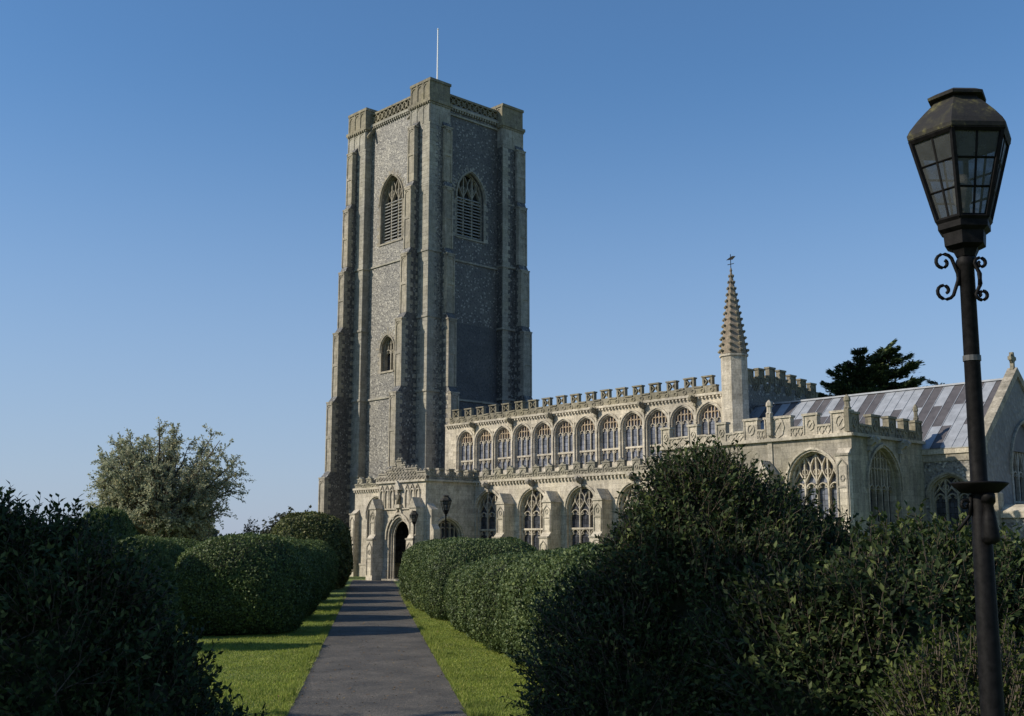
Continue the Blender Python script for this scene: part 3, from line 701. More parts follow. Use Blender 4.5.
# ---- south chapel
CM = [(32.12, 32.75), (34.1, 34.75), (36.1, 36.75), (37.95, 38.85), (39.3, 40.95), (41.7, 42.55), (43.35, 44.43)]
EM = [(-7.98, -7.2), (-6.0, -5.1), (-4.2, -3.4), (-2.6, -2.0), (-1.3, -.55)]
CX0, CX1, CY = 32.1, 44.45, -8.0
w_ = MB(SF(CY)); w_.wall(CX0, CX1, 0, 8.0, [(36.2, 2.9, 2.0, 5.75, 1.6), (42.15, 2.9, 2.0, 5.75, 1.6)], .55)
w_.fr(WF(CX0)); w_.wall(5.0, 8.0, 0, 8.0); w_.build('chapel_wall', M['lime'], CH)
w_ = MB(EF(CX1)); w_.wall(CY, -.5, 0, 8.0, [(-4.9, 3.3, 1.8, 5.6, 2.0)], .6); w_.build('chapel_wall', M['lich2'], CH)  # darker stone for flint flushwork, with the east side's shade put into its colour
for x in (36.2, 42.15): window(CH, SF(CY), x, 2.9, 2.0, 5.75, 1.6, 4, .55, transoms=(3.7,), style='flow', gl='glassc', tr='pale', hoodm='pale', name='chapel_window', mk=.68)
window(CH, EF(CX1), -4.9, 3.3, 1.8, 5.6, 2.0, 5, .6, transoms=(3.6,), gl='glass', tr='lime', hoodm='lime', name='chapel_east_window', mk=.6)
band(SF(CY), CX0-.1, CX1+.15, 7.98, 8.14, .2, name='cornice'); band(SF(CY), CX0-.1, CX1+.1, 0, 1.0, .12, name='plinth')
band(EF(CX1), CY-.15, -.5, 7.981, 8.139, .2, 'lime', 'cornice'); band(EF(CX1), CY, -.5, 0, 1.0, .12, 'lime', 'plinth')
battlement(SF(CY), CX0, CX1, 8.14, 8.68, 9.3, 7, .5, .3, 'panel', mer=CM).build('chapel_battlement', M['pale'], CH)
battlement(EF(CX1), CY+.02, -.5, 8.141, 8.681, 9.25, 4, .5, .3, 'panel', mer=EM).build('chapel_battlement', M['lich'], CH)  # darker than the south battlement: east-side shade put into the stone colour
r = MB(SF(CY)); r.sprism([(-.2, 7.8), (-.2, 8.1), (-7.5, 8.5), (-7.5, 7.8)], CX0+.1, CX1-.1); r.build('chapel_roof', M['leadm'], CH)
buttress(SF(CY), 39.6, .8, [(3.0, 1.15), (6.2, .85)]); buttress(SF(CY), 33.0, .8, [(3.0, 1.15), (6.2, .85)])
buttress(SF(CY), 44.06, .72, [(3.6, .55), (7.0, .35)], gable=False)
def pinnacle(x, y, z, h, mat='lime', wd=.26):
    p = MB(SF(y)); p.box(x-wd/2, x+wd/2, z-1.2, z, -wd/2, wd/2+.02); p.lathe((x, y, z), [(wd*.8, 0), (wd*.55, .1), (wd*.5, h*.45), (wd*.72, h*.55), (wd*.62, h*.8), (.03, h)], 6, R(30)); p.build('pinnacle', M[mat], CH)
pinnacle(39.7, CY-.1, 9.5, .75, 'pale'); pinnacle(44.35, CY-.05, 9.4, .7, 'lich'); pinnacle(44.37, -.9, 9.4, .8, 'lich', .2); pinnacle(29.2, NY0-.16, 9.0, .6)
p = MB(SF(CY+.12)); p.box(39.62-.14, 39.62+.14, 6.6, 9.2, -.2, .14+.05)
p.build('pilaster', M['pale'], CH)
for y in (-6.4, -3.2): grotesque(EF(CX1), y, 7.85, .5, 'tstone')
# ---- chancel with lead roof and east gable
HX0, HX1, HY0, HY1, EZ, RZ, RY = 30.1, 47.9, -.5, 8.9, 7.75, 11.8, 4.2
w_ = MB(SF(HY0)); w_.wall(43.8, HX1, 0, EZ, [(45.85, 2.2, 3.2, 5.3, .95)], .4); w_.build('chancel_wall', M['flint'], CH)
def gz(u): return EZ+(RZ-EZ)*(1-abs(u-RY)/(RY-HY0))
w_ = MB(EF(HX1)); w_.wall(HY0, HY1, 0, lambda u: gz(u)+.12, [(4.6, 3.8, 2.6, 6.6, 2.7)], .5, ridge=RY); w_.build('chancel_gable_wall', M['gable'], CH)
window(CH, SF(HY0), 45.85, 2.2, 3.2, 5.3, .95, 3, .4, style='flow', gl='glass', tr='lime', hoodm='lime', name='chancel_window')
window(CH, EF(HX1), 4.6, 3.8, 2.6, 6.6, 2.7, 5, .5, transoms=(4.8,), style='flow', gl='glass', tr='tstone', hoodm='tstone', name='east_window')
band(SF(HY0), 43.8, HX1, EZ-.35, EZ-.05, .14, name='cornice'); band(SF(HY0), 43.8, HX1, EZ-.75, EZ-.35, .06, 'lime'); band(SF(HY0), HX1-.45, HX1+.02, 0, EZ-.75, .05, 'lime', 'corner_stones')
# lead roof: panels in three rows, each lighter or darker as laid, over a solid slope
rf = MB(SF(HY0)); sl = math.hypot(RY-HY0, RZ-EZ)
rf.sprism([(.15, EZ-.1), (-(RY-HY0), RZ-.06), (-(HY1-HY0)-.15, EZ-.1)], HX0, HX1-.15)
pats = ['DLDDDLDDLLLLDDLLDLDDLLDLDD', 'DDLLDDDLLDLLDDLLDDLLDDDLLD', 'LLLDLDDMLMDMLDLMDDLLMDLDMD']
nC = 28; pw = (HX1-.5-HX0)/nC; rnd = random.Random(5)
for row in range(3):
    t0, t1 = 1-(row)/3, 1-(row+1)/3
    for k in range(nC):
        ch = pats[row][k] if k < len(pats[row]) else rnd.choice('DL')
        if row == 2 and k > 8: ch = rnd.choice('DLM')
        u1 = HX1-.5-k*pw; u0 = u1-pw; rf.mi = {'D': 0, 'L': 1, 'M': 2}[ch]
        f0 = lambda t, e: (-(RY-HY0)*t+.15*(1-t), EZ-.08+(RZ-EZ+.04)*t+e)
        (da, za), (db, zb) = f0(t1, .045+.012*row), f0(t0, .03+.012*row)
        rf.sprism([(da, za-.05), (da, za), (db, zb), (db, zb-.05)], u0+.012, u1-.012)
        rf.mi = 1
        rf.sprism([(da, za), (da, za+.035), (db, zb+.035), (db, zb)], u1-.02, u1+.015)
rf.mi = 1; rf.box(HX0, HX1-.3, RZ-.02, RZ+.08, -(RY-HY0)-.15, -(RY-HY0)+.12)
rf.build('lead_roof', [M['leadd'], M['leadl'], M['leadm']], CH)
cp = MB(EF(HX1)); 
cp.prism([(HY0-.25, EZ-.15), (HY0-.05, EZ+.42), (RY, RZ+.62), (RY, RZ+.12), (HY0+.1, EZ+.02)], -.45, .1)
cp.prism([(HY1+.25, EZ-.15), (HY1-.1, EZ+.02), (RY, RZ+.12), (RY, RZ+.62), (HY1+.05, EZ+.42)], -.452, .098)
cp.box(HY0-.35, HY0+.1, EZ-.5, EZ+.1, -.46, .12)
cp.build('gable_coping', M['lime'], CH)
cr = MB(EF(HX1-.17)); cr.box(RY-.1, RY+.1, RZ+.5, RZ+1.5, -.1, .1); cr.box(RY-.33, RY+.33, RZ+1.05, RZ+1.25, -.102, .102)
cr.bar([(RY+.26*math.cos(q), RZ+1.15+.26*math.sin(q)) for q in np.linspace(0, 2*math.pi, 12, endpoint=False)], .08, -.06, .06, True)
cr.lathe((HX1-.17, RY, RZ+.4), [(.2, 0), (.2, .15), (.1, .25)], 6); cr.build('gable_cross', M['lich'], CH)
buttress(EF(HX1), HY0+.4, .7, [(3.0, .9), (5.2, .5)], panel=False, gable=False, mat='lime')
# low vestry east of the chancel
v_ = MB(SF(-.1)); v_.box(HX1+.05, 56, 0, 3.9, -7.5, 0); v_.build('vestry_wall', M['flint'], CH)
v_ = MB(SF(-.1)); v_.sprism([(.14, 3.9), (.14, 4.25), (-.5, 4.6), (-8, 4.9), (-8, 3.9)], HX1+.06, 56.2); v_.build('vestry_coping', M['pale'], CH)

# ================================================================ LAMPS
def lamp(name, loc, lean, sc=1.0, label='', detail=True, group=None):
    root = empty(name, loc); root.rotation_euler = (0, R(lean), 0); root.scale = (sc, sc, sc); tag(root, label, 'street lamp', group)
    p = MB(); p.lathe((0, 0, 0), [(.16, 0), (.16, .25), (.12, .32), (.08, .4), (.075, .5), (.062, 1.2), (.050, 2.6), (.045, 2.62), (.040, 3.95), (.055, 3.97), (.055, 4.0), (.045, 4.02), (.05, 4.12)], 14)
    post = p.build('post', M['iron'], root, True)
    f = MB(); H6 = R(1)
    f.lathe((0, 0, 0), [(.055, 4.02), (.075, 4.06), (.115, 4.08), (.12, 4.15), (.148, 4.17), (.150, 4.22)], 6, H6)
    def ring(r0, z0, r1, z1, t=.012, n=6):
        pass
    rb, zb, rt, zt = .145, 4.22, .272, 4.68
    V = lambda r, z, i: Vector((r*math.cos(H6+i*math.pi/3), r*math.sin(H6+i*math.pi/3), z))
    for i in range(6):
        f.tube([V(rb, zb, i), V(rt, zt, i)], .016, 5)
        for (r_, z_, rad) in ((rb, zb, .016), (rt, zt, .018)): f.tube([V(r_, z_, i), V(r_, z_, i+1)], rad, 5)
        for t in (.34, .67):
            r_ = rb+(rt-rb)*t; z_ = zb+(zt-zb)*t; f.tube([V(r_, z_, i), V(r_, z_, i+1)], .007, 4)
        f.tube([(V(rb, zb, i)+V(rb, zb, i+1))/2, (V(rt, zt, i)+V(rt, zt, i+1))/2], .007, 4)
    f.build('lantern_frame', M['iron'], root)
    gm_ = M.setdefault('lampglass', None)
    if gm_ is None:
        gm_, gn, gb_ = newmat('dirty_lamp_glass'); gb_.inputs['Base Color'].default_value = (.05, .055, .055, 1); gb_.inputs['Roughness'].default_value = .35
        tcx = N(gn, 'ShaderNodeTexCoord').outputs['Object']; nn = noise(gn, tcx, 9, 5, .7); rr = ramp(gn, [(.35, (.62, .62, .62)), (.7, (.92, .92, .92))]); gn.links.new(nn.outputs[0], rr.inputs[0])
        tr_ = N(gn, 'ShaderNodeBsdfTransparent'); ms = N(gn, 'ShaderNodeMixShader'); gn.links.new(rr.outputs[0], ms.inputs[0])
        gn.links.new(tr_.outputs[0], ms.inputs[1]); gn.links.new(gb_.outputs[0], ms.inputs[2]); gn.links.new(ms.outputs[0], gn.nodes['Material Output'].inputs[0]); M['lampglass'] = gm_
    for i in range(6):
        g = MB(); a, b, c_, d = V(rb, zb, i)*1, V(rb, zb, i+1), V(rt, zt, i+1), V(rt, zt, i)
        g.face([a[:], b[:], c_[:], d[:]]); g.build('glass_pane', M['lampglass'], root)
    bu = MB(); bu.lathe((0, 0, 0), [(.03, 4.2), (.03, 4.3), (.05, 4.34), (.055, 4.43), (.03, 4.49)], 10); bu.build('bulb', plain('milky_bulb', (.6, .6, .58), .3), root, True)
    rm = M.get('lamproof')
    if rm is None:
        rm, rn, rb_ = newmat('mossy_roof_iron'); tcx = N(rn, 'ShaderNodeTexCoord').outputs['Object']
        nn = noise(rn, tcx, 9, 6, .7); rr = ramp(rn, [(.48, (.010, .009, .008)), (.57, (.024, .022, .012)), (.68, (.12, .108, .035))]); rn.links.new(nn.outputs[0], rr.inputs[0])
        rn.links.new(rr.outputs[0], rb_.inputs['Base Color']); rb_.inputs['Roughness'].default_value = .85; bump(rn, nn.outputs[0], rb_, .8, .01); M['lamproof'] = rm
    rf = MB(); rf.lathe((0, 0, 0), [(.262, 4.665), (.292, 4.69), (.296, 4.712), (.278, 4.745), (.235, 4.80), (.185, 4.855), (.135, 4.905), (.118, 4.93), (.11, 4.935)], 6, H6)
    rf.lathe((0, 0, 0), [(.165, 4.925), (.168, 4.94), (.12, 4.965), (.06, 4.985), (.01, 4.99)], 6, H6)
    rf.build('lantern_roof', M['lamproof'], root)
    if not detail: return root
    def spiral(cx, cz, r0, a0, turns, sg, y=0, n=16):
        return [(cx+sg*r0*(1-.72*k/n)*math.cos(a0+turns*2*math.pi*k/n), y, cz+r0*(1-.72*k/n)*math.sin(a0+turns*2*math.pi*k/n)) for k in range(n+1)]
    for sg, zc in ((-1, 3.99), (-1, 3.83), (1, 3.975), (1, 3.80)):
        s_ = MB(); far = .128 if sg < 0 else .058; big = .056 if sg < 0 else .036
        yy = 0 if sg < 0 else -.05
        pts = [(sg*.045, yy, zc-.11), (sg*.055, yy, zc-.02), (sg*.07, yy, zc+.02)][::-1] if False else []
        sp_ = spiral(sg*far, zc, big, 0 if zc > 3.9 else 0, 1.15, -sg if zc > 3.9 else -sg, yy)
        if zc < 3.9: sp_ = [(x, y, 2*zc-z) for x, y, z in sp_]
        tail = [(sg*.045, yy, zc-.13 if zc > 3.9 else zc+.12), (sg*.05, yy, zc-.06 if zc > 3.9 else zc+.06)]
        s_.tube(tail+sp_, [.011, .011]+[.010]*len(sp_), 6); s_.build('scroll', M['iron'], root, True)
    d = MB(); d.lathe((0, 0, 2.76), [(.05, -.035), (.095, -.03), (.142, .012), (.149, .02), (.142, .024), (.05, .016)], 20); d.build('dish_collar', M['iron'], root, True)
    b = MB(); sp_ = spiral(-.082, 2.665, .03, 0, 1.1, 1); b.tube([(-.125, 0, 2.53), (-.06, 0, 2.61)]+sp_, .009, 6); b.tube([(-.06, 0, 2.61), (-.045, 0, 2.72)], .012, 6)
    b.build('bracket', M['iron'], root, True)
    b = MB(); b.lathe((.016, -.065, 2.6), [(.012, .14), (.035, .12), (.036, .08), (.036, .08), (.024, .06), (.034, .0), (.048, -.10), (.045, -.125), (.02, -.14)], 12); b.build('bell_housing', M['iron'], root, True)
    bd = MB(); bd.lathe((0, 0, 3.44), [(.047, 0), (.047, .03)], 14); bd.build('metal_band', plain('bare_band', (.07, .07, .068), .6, 0, 20, .6), root)
    return root
lamp('street_lamp', (2.462, 6.0, 0), .60, 1.0, 'tall black iron lamp with six-sided mossy lantern, large in the right foreground')
lamp('street_lamp', (-3.22, 55.0, 0), 0, .985, 'small distant black lamp standing above the clipped hedge beside the porch east wall', False)
lamp('street_lamp', (-6.4, 74.0, 0), 0, .95, 'smallest lamp, close in front of the porch just right of its doorway', False)

# ================================================================ VEGETATION
def nz(p, scale, seed, n=7):
    r = np.random.default_rng(seed); o = np.zeros(len(p))
    for i in range(n):
        k = r.normal(size=3); k /= np.linalg.norm(k); o += np.sin(p@k*scale*r.uniform(.6, 1.8)+r.uniform(0, 6.28))
    return o/n**.5
def unit(a): return a/np.maximum(1e-9, np.linalg.norm(a, axis=1))[:, None]
def leaf_arrays(c, d, nrm, L, W, fold=.25):
    side = unit(np.cross(d, nrm)); up = np.cross(side, d); L = L[:, None]; W = W[:, None]
    mid = c+d*L*.45
    v = np.stack([c, mid+side*W+up*W*fold, c+d*L, mid-side*W+up*W*fold], 1).reshape(-1, 3)
    n = len(c); q = np.arange(n)[:, None]*4
    f = np.concatenate([q+[0, 1, 2], q+[0, 2, 3]], 1).reshape(-1, 3)
    return v, f
def npmesh(name, parts, mats, parent=None, smooth=False):
    """parts: list of (verts, faces(n,k), material index)"""
    V = np.concatenate([p[0] for p in parts]); off = 0; lv = []; ls = []; lt = []; mi = []; st = 0
    for v, f, m_ in parts:
        k = f.shape[1]; lv.append((f+off).ravel()); n = len(f); ls.append(st+np.arange(n)*k); lt.append(np.full(n, k)); mi.append(np.full(n, m_)); st += n*k; off += len(v)
    me = bpy.data.meshes.new(name); lv = np.concatenate(lv).astype(np.int32)
    me.vertices.add(len(V)); me.vertices.foreach_set('co', V.astype(np.float32).ravel())
    me.loops.add(len(lv)); me.loops.foreach_set('vertex_index', lv)
    ls = np.concatenate(ls).astype(np.int32); me.polygons.add(len(ls)); me.polygons.foreach_set('loop_start', ls)
    me.polygons.foreach_set('material_index', np.concatenate(mi).astype(np.int32))
    for m_ in mats: me.materials.append(m_)
    me.update(calc_edges=True); me.validate()
    if smooth: me.polygons.foreach_set('use_smooth', [True]*len(me.polygons))
    o = bpy.data.objects.new(name, me); COL.objects.link(o)
    if parent: o.parent = parent
    return o
def blobmesh(c, r, seed, amp=.08, nu=28, nv=16, p=2.0):
    u = np.linspace(0, 2*np.pi, nu, endpoint=False); t = np.linspace(.02, np.pi-.02, nv)
    U, T = np.meshgrid(u, t); d = np.stack([np.sin(T)*np.cos(U), np.sin(T)*np.sin(U), np.cos(T)], -1).reshape(-1, 3)
    rr = 1/np.maximum(1e-6, (np.abs(d)**p).sum(1))**(1/p)
    v = d*rr[:, None]*np.array(r); v *= (1+amp*nz(v, 2.2/max(r), seed))[:, None]; v += np.array(c)
    f = []
    for j in range(nv-1):
        for i in range(nu): f.append([j*nu+i, (j+1)*nu+i, (j+1)*nu+(i+1) % nu, j*nu+(i+1) % nu])
    return v, np.array(f)
LM = dict(
 yew=leafmat('yew_leaves', (.050, .080, .026), (.100, .145, .042), (.19, .235, .075), .22),
 box=leafmat('hedge_leaves', (.046, .074, .027), (.098, .142, .048), (.21, .255, .095), .24),
 laurel=leafmat('laurel_leaves', (.018, .034, .011), (.042, .068, .020), (.15, .18, .06), .3, .6, .22),
 loose=leafmat('shrub_leaves', (.028, .046, .010), (.068, .095, .020), (.17, .185, .045), .32, .6, .2),
 ever=leafmat('dark_evergreen_leaves', (.026, .044, .016), (.058, .088, .026), (.14, .17, .05), .28, .6, .2),
 willow=leafmat('silvery_willow_leaves', (.23, .26, .17), (.40, .42, .29), (.50, .45, .27), .5, .6),
 cedar=leafmat('cedar_needles', (.024, .044, .026), (.052, .085, .038), (.13, .16, .05), .15, .7),
 far=leafmat('distant_leaves', (.040, .050, .035), (.07, .08, .05), (.10, .10, .06), .1, .8),
 gold=leafmat('golden_tip_leaves', (.05, .065, .02), (.10, .12, .035), (.20, .19, .07), .2, .6),
)
CORE = plain('inner_twigs', (.032, .040, .020), 1.0, nscale=8, nvar=.4)
def clipped(name, loc, rad, h, seed, label, group, mat='yew', n=16000, lsz=.05, sq=3.2, flare=0.0, tips=None, cat='topiary', src=None, rot=0, sc=(1, 1, 1)):
    root = empty(name, loc, rot); root.scale = sc; tag(root, label, cat, group)
    if src:
        for ch in src.children:
            c = ch.copy(); COL.objects.link(c); c.parent = root
        return root
    r = np.random.default_rng(seed); hh = h*.56; c0 = np.array([0, 0, h-hh])
    d = unit(r.normal(size=(n, 3))); d = d[d[:, 2] > -.75]
    rr = 1/((np.abs(d)**sq).sum(1))**(1/sq); R3 = np.array([rad, rad, hh])
    P = d*rr[:, None]*R3
    P *= (1+.035*nz(P, 1.5, seed)+.025*nz(P, 4.0, seed+1)+.012*nz(P, 11, seed+2)+r.normal(size=len(P))*.016)[:, None]
    g = unit(np.sign(d)*np.abs(d*rr[:, None])**(sq-1)/R3)
    nrm = unit(g+r.normal(size=P.shape)*.55); dd = unit(np.cross(nrm, r.normal(size=P.shape))+g*.35+np.array([0, 0, .3]))
    P = P+c0; k = P[:, 2] > .08; P, dd, nrm = P[k], dd[k], nrm[k]
    L = lsz*r.uniform(.7, 1.3, len(P)); v, f = leaf_arrays(P-dd*L[:, None]*.3, dd, nrm, L, L*.36, .15)
    parts = [(v, f, 0)]
    bv, bf = blobmesh((0, 0, h-hh), (rad*.945, rad*.945, hh*.955), seed, .02, 32, 20, sq); bv[:, 2] = np.maximum(bv[:, 2], .02)
    parts.append((bv, bf, 1))
    npmesh('foliage', parts, [LM[mat], CORE], root)
    t = MB(); t.tube([(0, 0, 0), (0, 0, h*.5)], .12, 7); t.build('trunk', M['stem'], root)
    return root
# left row of clipped yews, down the path
ord_ = ['first', 'second', 'third', 'fourth', 'fifth', 'sixth', 'seventh']
first = None
for i in range(7):
    y = 33.0+i*5.9; x = -7.85-.1235*(y-33)
    a = clipped('clipped_yew', (x, y, 0), 1.86, 2.72, 11, ['clipped round yew dome nearest the camera on the left lawn', 'second yew dome along the left of the path, close behind the nearest one'][i] if i < 2 else ord_[i]+' yew dome from the near end of the row left of the path', 'clipped yew domes left of the path', n=56000 if i == 0 else 0, lsz=.062, sq=2.6, src=first, rot=i*1.3, sc=(1, 1, 1 if i == 0 else .94+.03*((i*7) % 3)))
    if i == 0: first = a
clipped('clipped_yew', (-11.75, 66.5, 0), 2.35, 4.3, 21, 'tall shaggy yew with pale golden top, by the tower foot at end of left row', 'clipped yew domes left of the path', 'gold', 26000, .13, 2.5)
# background clipped yews left
for i, (x, y, s, lb) in enumerate([(-11.2, 31.0, (.52, .52, 1.24), 'dark clipped yew rising behind the left foreground laurel, under the willow'), (-9.25, 27.6, (.56, .56, .96), 'small dark yew between the foreground laurel and nearest path dome'), (-15.2, 50, (1.1, 1.1, 1.0), 'dark yew dome seen through the gap left of the nearest path dome'), (-13.2, 41, (.9, .9, 1.0), 'far dark yew dome at the willow tree foot')]):
    clipped('clipped_yew', (x, y, 0), 1, 1, 1, lb, 'clipped yews on the left lawn', src=first, rot=i, sc=s)
# right hedge: overlapping clipped domes forming an undulating hedge
rb = None
spots = [(2.25, 20.6, 1.0, 1.0), (1.75, 23.9, 1.0, .985), (1.15, 27.1, 1.0, .95), (.62, 30.2, .97, .91), (.02, 33.4, .95, .83), (-1.0, 39.2, 1.08, 1.10), (-1.75, 44.2, 1.12, 1.12), (-2.6, 50, 1.05, 1.10), (-3.4, 56.5, 1.0, 1.1), (-4.25, 63.5, .95, 1.08)]
lbl = ['clipped hedge bush nearest the camera on the right, against the big laurel', 'second clipped bush from the near end of right hedge', 'middle clipped bush of the low front hedge right of the path', 'fourth clipped bush of right hedge, paler and lower', 'low end bush of the front right hedge, before the taller group', 'wide domed hedge bush, front of the taller group before the porch', 'broadest dome of the taller right hedge group, below the lamp', 'third dome of the taller right hedge group near the porch', 'fourth dome of the taller right hedge group near the porch', 'last small dome of the right hedge, touching the porch doorway in view']
for i, (x, y, s, sz) in enumerate(spots):
    a = clipped('clipped_hedge_bush', (x, y, 0), 1.9, 2.42, 31, lbl[i], 'clipped bushes right of the path', 'box', 60000, .062, 2.9, src=rb, rot=i*1.9, sc=(s, s, sz))
    if i == 0: rb = a
for i, (x, y, s, lb) in enumerate([(10.6, 24.5, (1.0, 1.0, .98), 'sunlit pale green clipped bush behind the foreground lamp post'), (13.2, 27.5, (1.25, 1.25, 1.05), 'sunlit clipped bush at the right edge, under the chancel gable'), (9.2, 30.5, (1.1, 1.1, .96), 'clipped bush under the chapel, left of lamp post')]):
    clipped('clipped_hedge_bush', (x, y, 0), 1, 1, 1, lb, 'clipped bushes below the chapel', src=rb, rot=i+.5, sc=s)

def bush(name, loc, blobs, nshoot, seed, label, mat='laurel', leafL=.085, leafW=.2, slen=(.18, .42), nl=9, sprout=0, cat='shrub', group=None, sproutlen=(.5, .9), up=.6, extra_gap=.3):
    root = empty(name, loc); tag(root, label, cat, group); r = np.random.default_rng(seed)
    B = np.array(blobs, float); area = (B[:, 3]*B[:, 5]); pick = r.choice(len(B), nshoot, p=area/area.sum())
    d = unit(r.normal(size=(nshoot, 3))); d[:, 2] = np.where(d[:, 2] < -.55, -d[:, 2], d[:, 2])
    C = B[pick, :3]; Rr = B[pick, 3:]
    P0 = d*Rr; bumpy = 1+.13*nz(P0+C, 2.3, seed)+.10*nz(P0+C, 5.0, seed+3)
    dep = r.beta(1.1, 3.0, nshoot)*.45
    P = C+P0*(bumpy*(1-dep))[:, None]
    keep = P[:, 2] > .05
    for i, b in enumerate(B):
        q = (((P-b[:3])/(b[3:]*.72))**2).sum(1); keep &= (q > 1) | (pick == i)
    keep &= nz(P, 4.2, seed+9) > -1.6+extra_gap
    P, d, Rr = P[keep], d[keep], Rr[keep]; n = len(P)
    ax = unit(unit(d/Rr)*.8+np.array([0, 0, up])+r.normal(size=(n, 3))*.38); SL = r.uniform(*slen, n)
    if sprout:
        # long leaders standing out of the top
        tz = np.argsort(-(P[:, 2]+r.uniform(0, .9, n)))[:sprout]; SL[tz] = r.uniform(*sproutlen, sprout); ax[tz] = unit(np.array([0, 0, 1])+r.normal(size=(sprout, 3))*.22)
    a1 = unit(np.cross(ax, r.normal(size=(n, 3)))); a2 = np.cross(ax, a1)
    cs, ds, ns_, Ls = [], [], [], []
    longm = SL > slen[1]*1.05
    tot = nl
    for k in range(int(nl*2.2)):
        sel = np.ones(n, bool) if k < nl else longm
        if not sel.any(): continue
        kk = k/(nl-1) if k < nl else (k-nl+.5)/(nl*1.2)
        an = k*2.4+r.uniform(-.3, .3, n); el = .25+.95*(1-min(kk, 1)*.55)
        rad = a1*np.cos(an)[:, None]+a2*np.sin(an)[:, None]
        ld = unit(ax*(math.cos(el))+rad*math.sin(el)+np.array([0, 0, -.12])+r.normal(size=(n, 3))*.12)
        c = P+ax*(SL*(.1+.9*min(kk, 1)))[:, None]
        nr = unit(np.cross(np.cross(ld, ax), ld)+r.normal(size=(n, 3))*.2)
        cs.append(c[sel]); ds.append(ld[sel]); ns_.append(nr[sel]); Ls.append((leafL*r.uniform(.65, 1.2, n))[sel])
    c = np.concatenate(cs); dd = np.concatenate(ds); nn = np.concatenate(ns_); L = np.concatenate(Ls)
    v, f = leaf_arrays(c, dd, nn, L, L*leafW, .3); parts = [(v, f, 0)]
    for i, b in enumerate(B):
        bv, bf = blobmesh(b[:3], b[3:]*.70, seed+i, .08); bv[:, 2] = np.maximum(bv[:, 2], .01); parts.append((bv, bf, 1))
    npmesh('foliage', parts, [LM[mat], CORE], root)
    # shoots
    w0 = .005; E_ = P+ax*SL[:, None]; v = np.stack([P+a1*w0*1.6, P-a1*w0*.8+a2*w0*1.3, P-a1*w0*.8-a2*w0*1.3, E_+a1*w0*.5, E_-a1*w0*.3+a2*w0*.4, E_-a1*w0*.3-a2*w0*.4], 1).reshape(-1, 3)
    q = np.arange(n)[:, None]*6; f = np.concatenate([q+[0, 1, 4, 3], q+[1, 2, 5, 4], q+[2, 0, 3, 5]], 1).reshape(-1, 4)
    npmesh('stem', [(v, f, 0)], [M['stem']], root)
    return root
# left foreground laurel
bush('laurel_bush', (-4.9, 11.6, 0), [(-.3, 0, 1.3, 1.0, 1.2, 1.42), (-1.6, -.3, 1.2, 1.3, 1.2, 1.5), (.5, -.1, 1.1, .75, 1.0, 1.2), (.98, -.1, .6, .70, .9, .8), (1.52, .1, .30, .74, .8, .52), (.25, .2, 1.95, .5, .7, .62), (-.5, .1, 2.1, .6, .7, .6), (.75, .1, 1.4, .45, .6, .55), (1.2, 0, .78, .70, .8, .75)], 8500, 41,
     'large dark laurel filling the left foreground, upright leafy shoots on top', 'laurel', .085, .25, sprout=110, sproutlen=(.30, .62))
bush('laurel_bush', (-6.6, 12.2, 0), [(0, 0, 1.3, 1.5, 1.3, 1.5)], 2600, 43, 'dark laurel at the far left edge, behind the large one', 'ever', .085, .24, sprout=30, sproutlen=(.3, .6))
# right foreground mass
bush('evergreen_bush', (2.15, 12.2, 0), [(.1, 0, 1.25, 1.25, 1.3, 1.55), (-.75, -.2, .8, 1.0, 1.1, 1.15), (.75, .1, 1.1, 1.0, 1.2, 1.45), (-.12, 0, 2.55, .62, .7, .72), (.45, .1, 2.35, .6, .7, .65), (-.55, -.1, 1.95, .65, .7, .7), (1.15, .1, 2.0, .55, .7, .6), (-1.05, -.2, .45, .8, .9, .7)], 16000, 51,
     'tallest dark evergreen bush with ragged top, hiding part of the church aisle', 'laurel', .068, .25, sprout=140, sproutlen=(.28, .5), extra_gap=.5)
bush('evergreen_bush', (3.75, 10.4, 0), [(0, 0, 1.15, 1.3, 1.1, 1.2), (-.9, .1, .9, .9, .9, 1.1), (.2, 0, 1.65, .55, .7, .75)], 5600, 53, 'dark low bush in front of the chapel windows, right of the tallest bush', 'laurel', .08, .25, sprout=80, sproutlen=(.25, .45), extra_gap=.5)
bush('leafy_shrub', (4.55, 11.6, 0), [(0, 0, 1.1, 1.3, 1.1, 1.15), (1.3, .1, 1.0, 1.1, 1.0, 1.1), (-.6, -.3, 1.7, .5, .6, .6)], 5200, 57, 'yellow-green loose shrub with lit leaves just left of the lamp post', 'loose', .075, .28, sprout=110, sproutlen=(.25, .5), extra_gap=.5)
bush('leafy_shrub', (3.2, 7.9, 0), [(0, 0, .75, .75, .7, .85), (-.6, 0, .5, .6, .6, .6), (.6, .2, .6, .6, .6, .7)], 3000, 59, 'low small-leaved shrub at the lamp post foot, bottom right', 'loose', .05, .28, slen=(.12, .32), sprout=80, sproutlen=(.25, .42))
bush('leafy_shrub', (6.9, 12.6, 0), [(0, 0, 1.0, 1.5, 1.2, 1.2)], 3000, 61, 'shrub at the right edge beyond the lamp post', 'loose', .075, .28, sprout=30, sproutlen=(.25, .45))
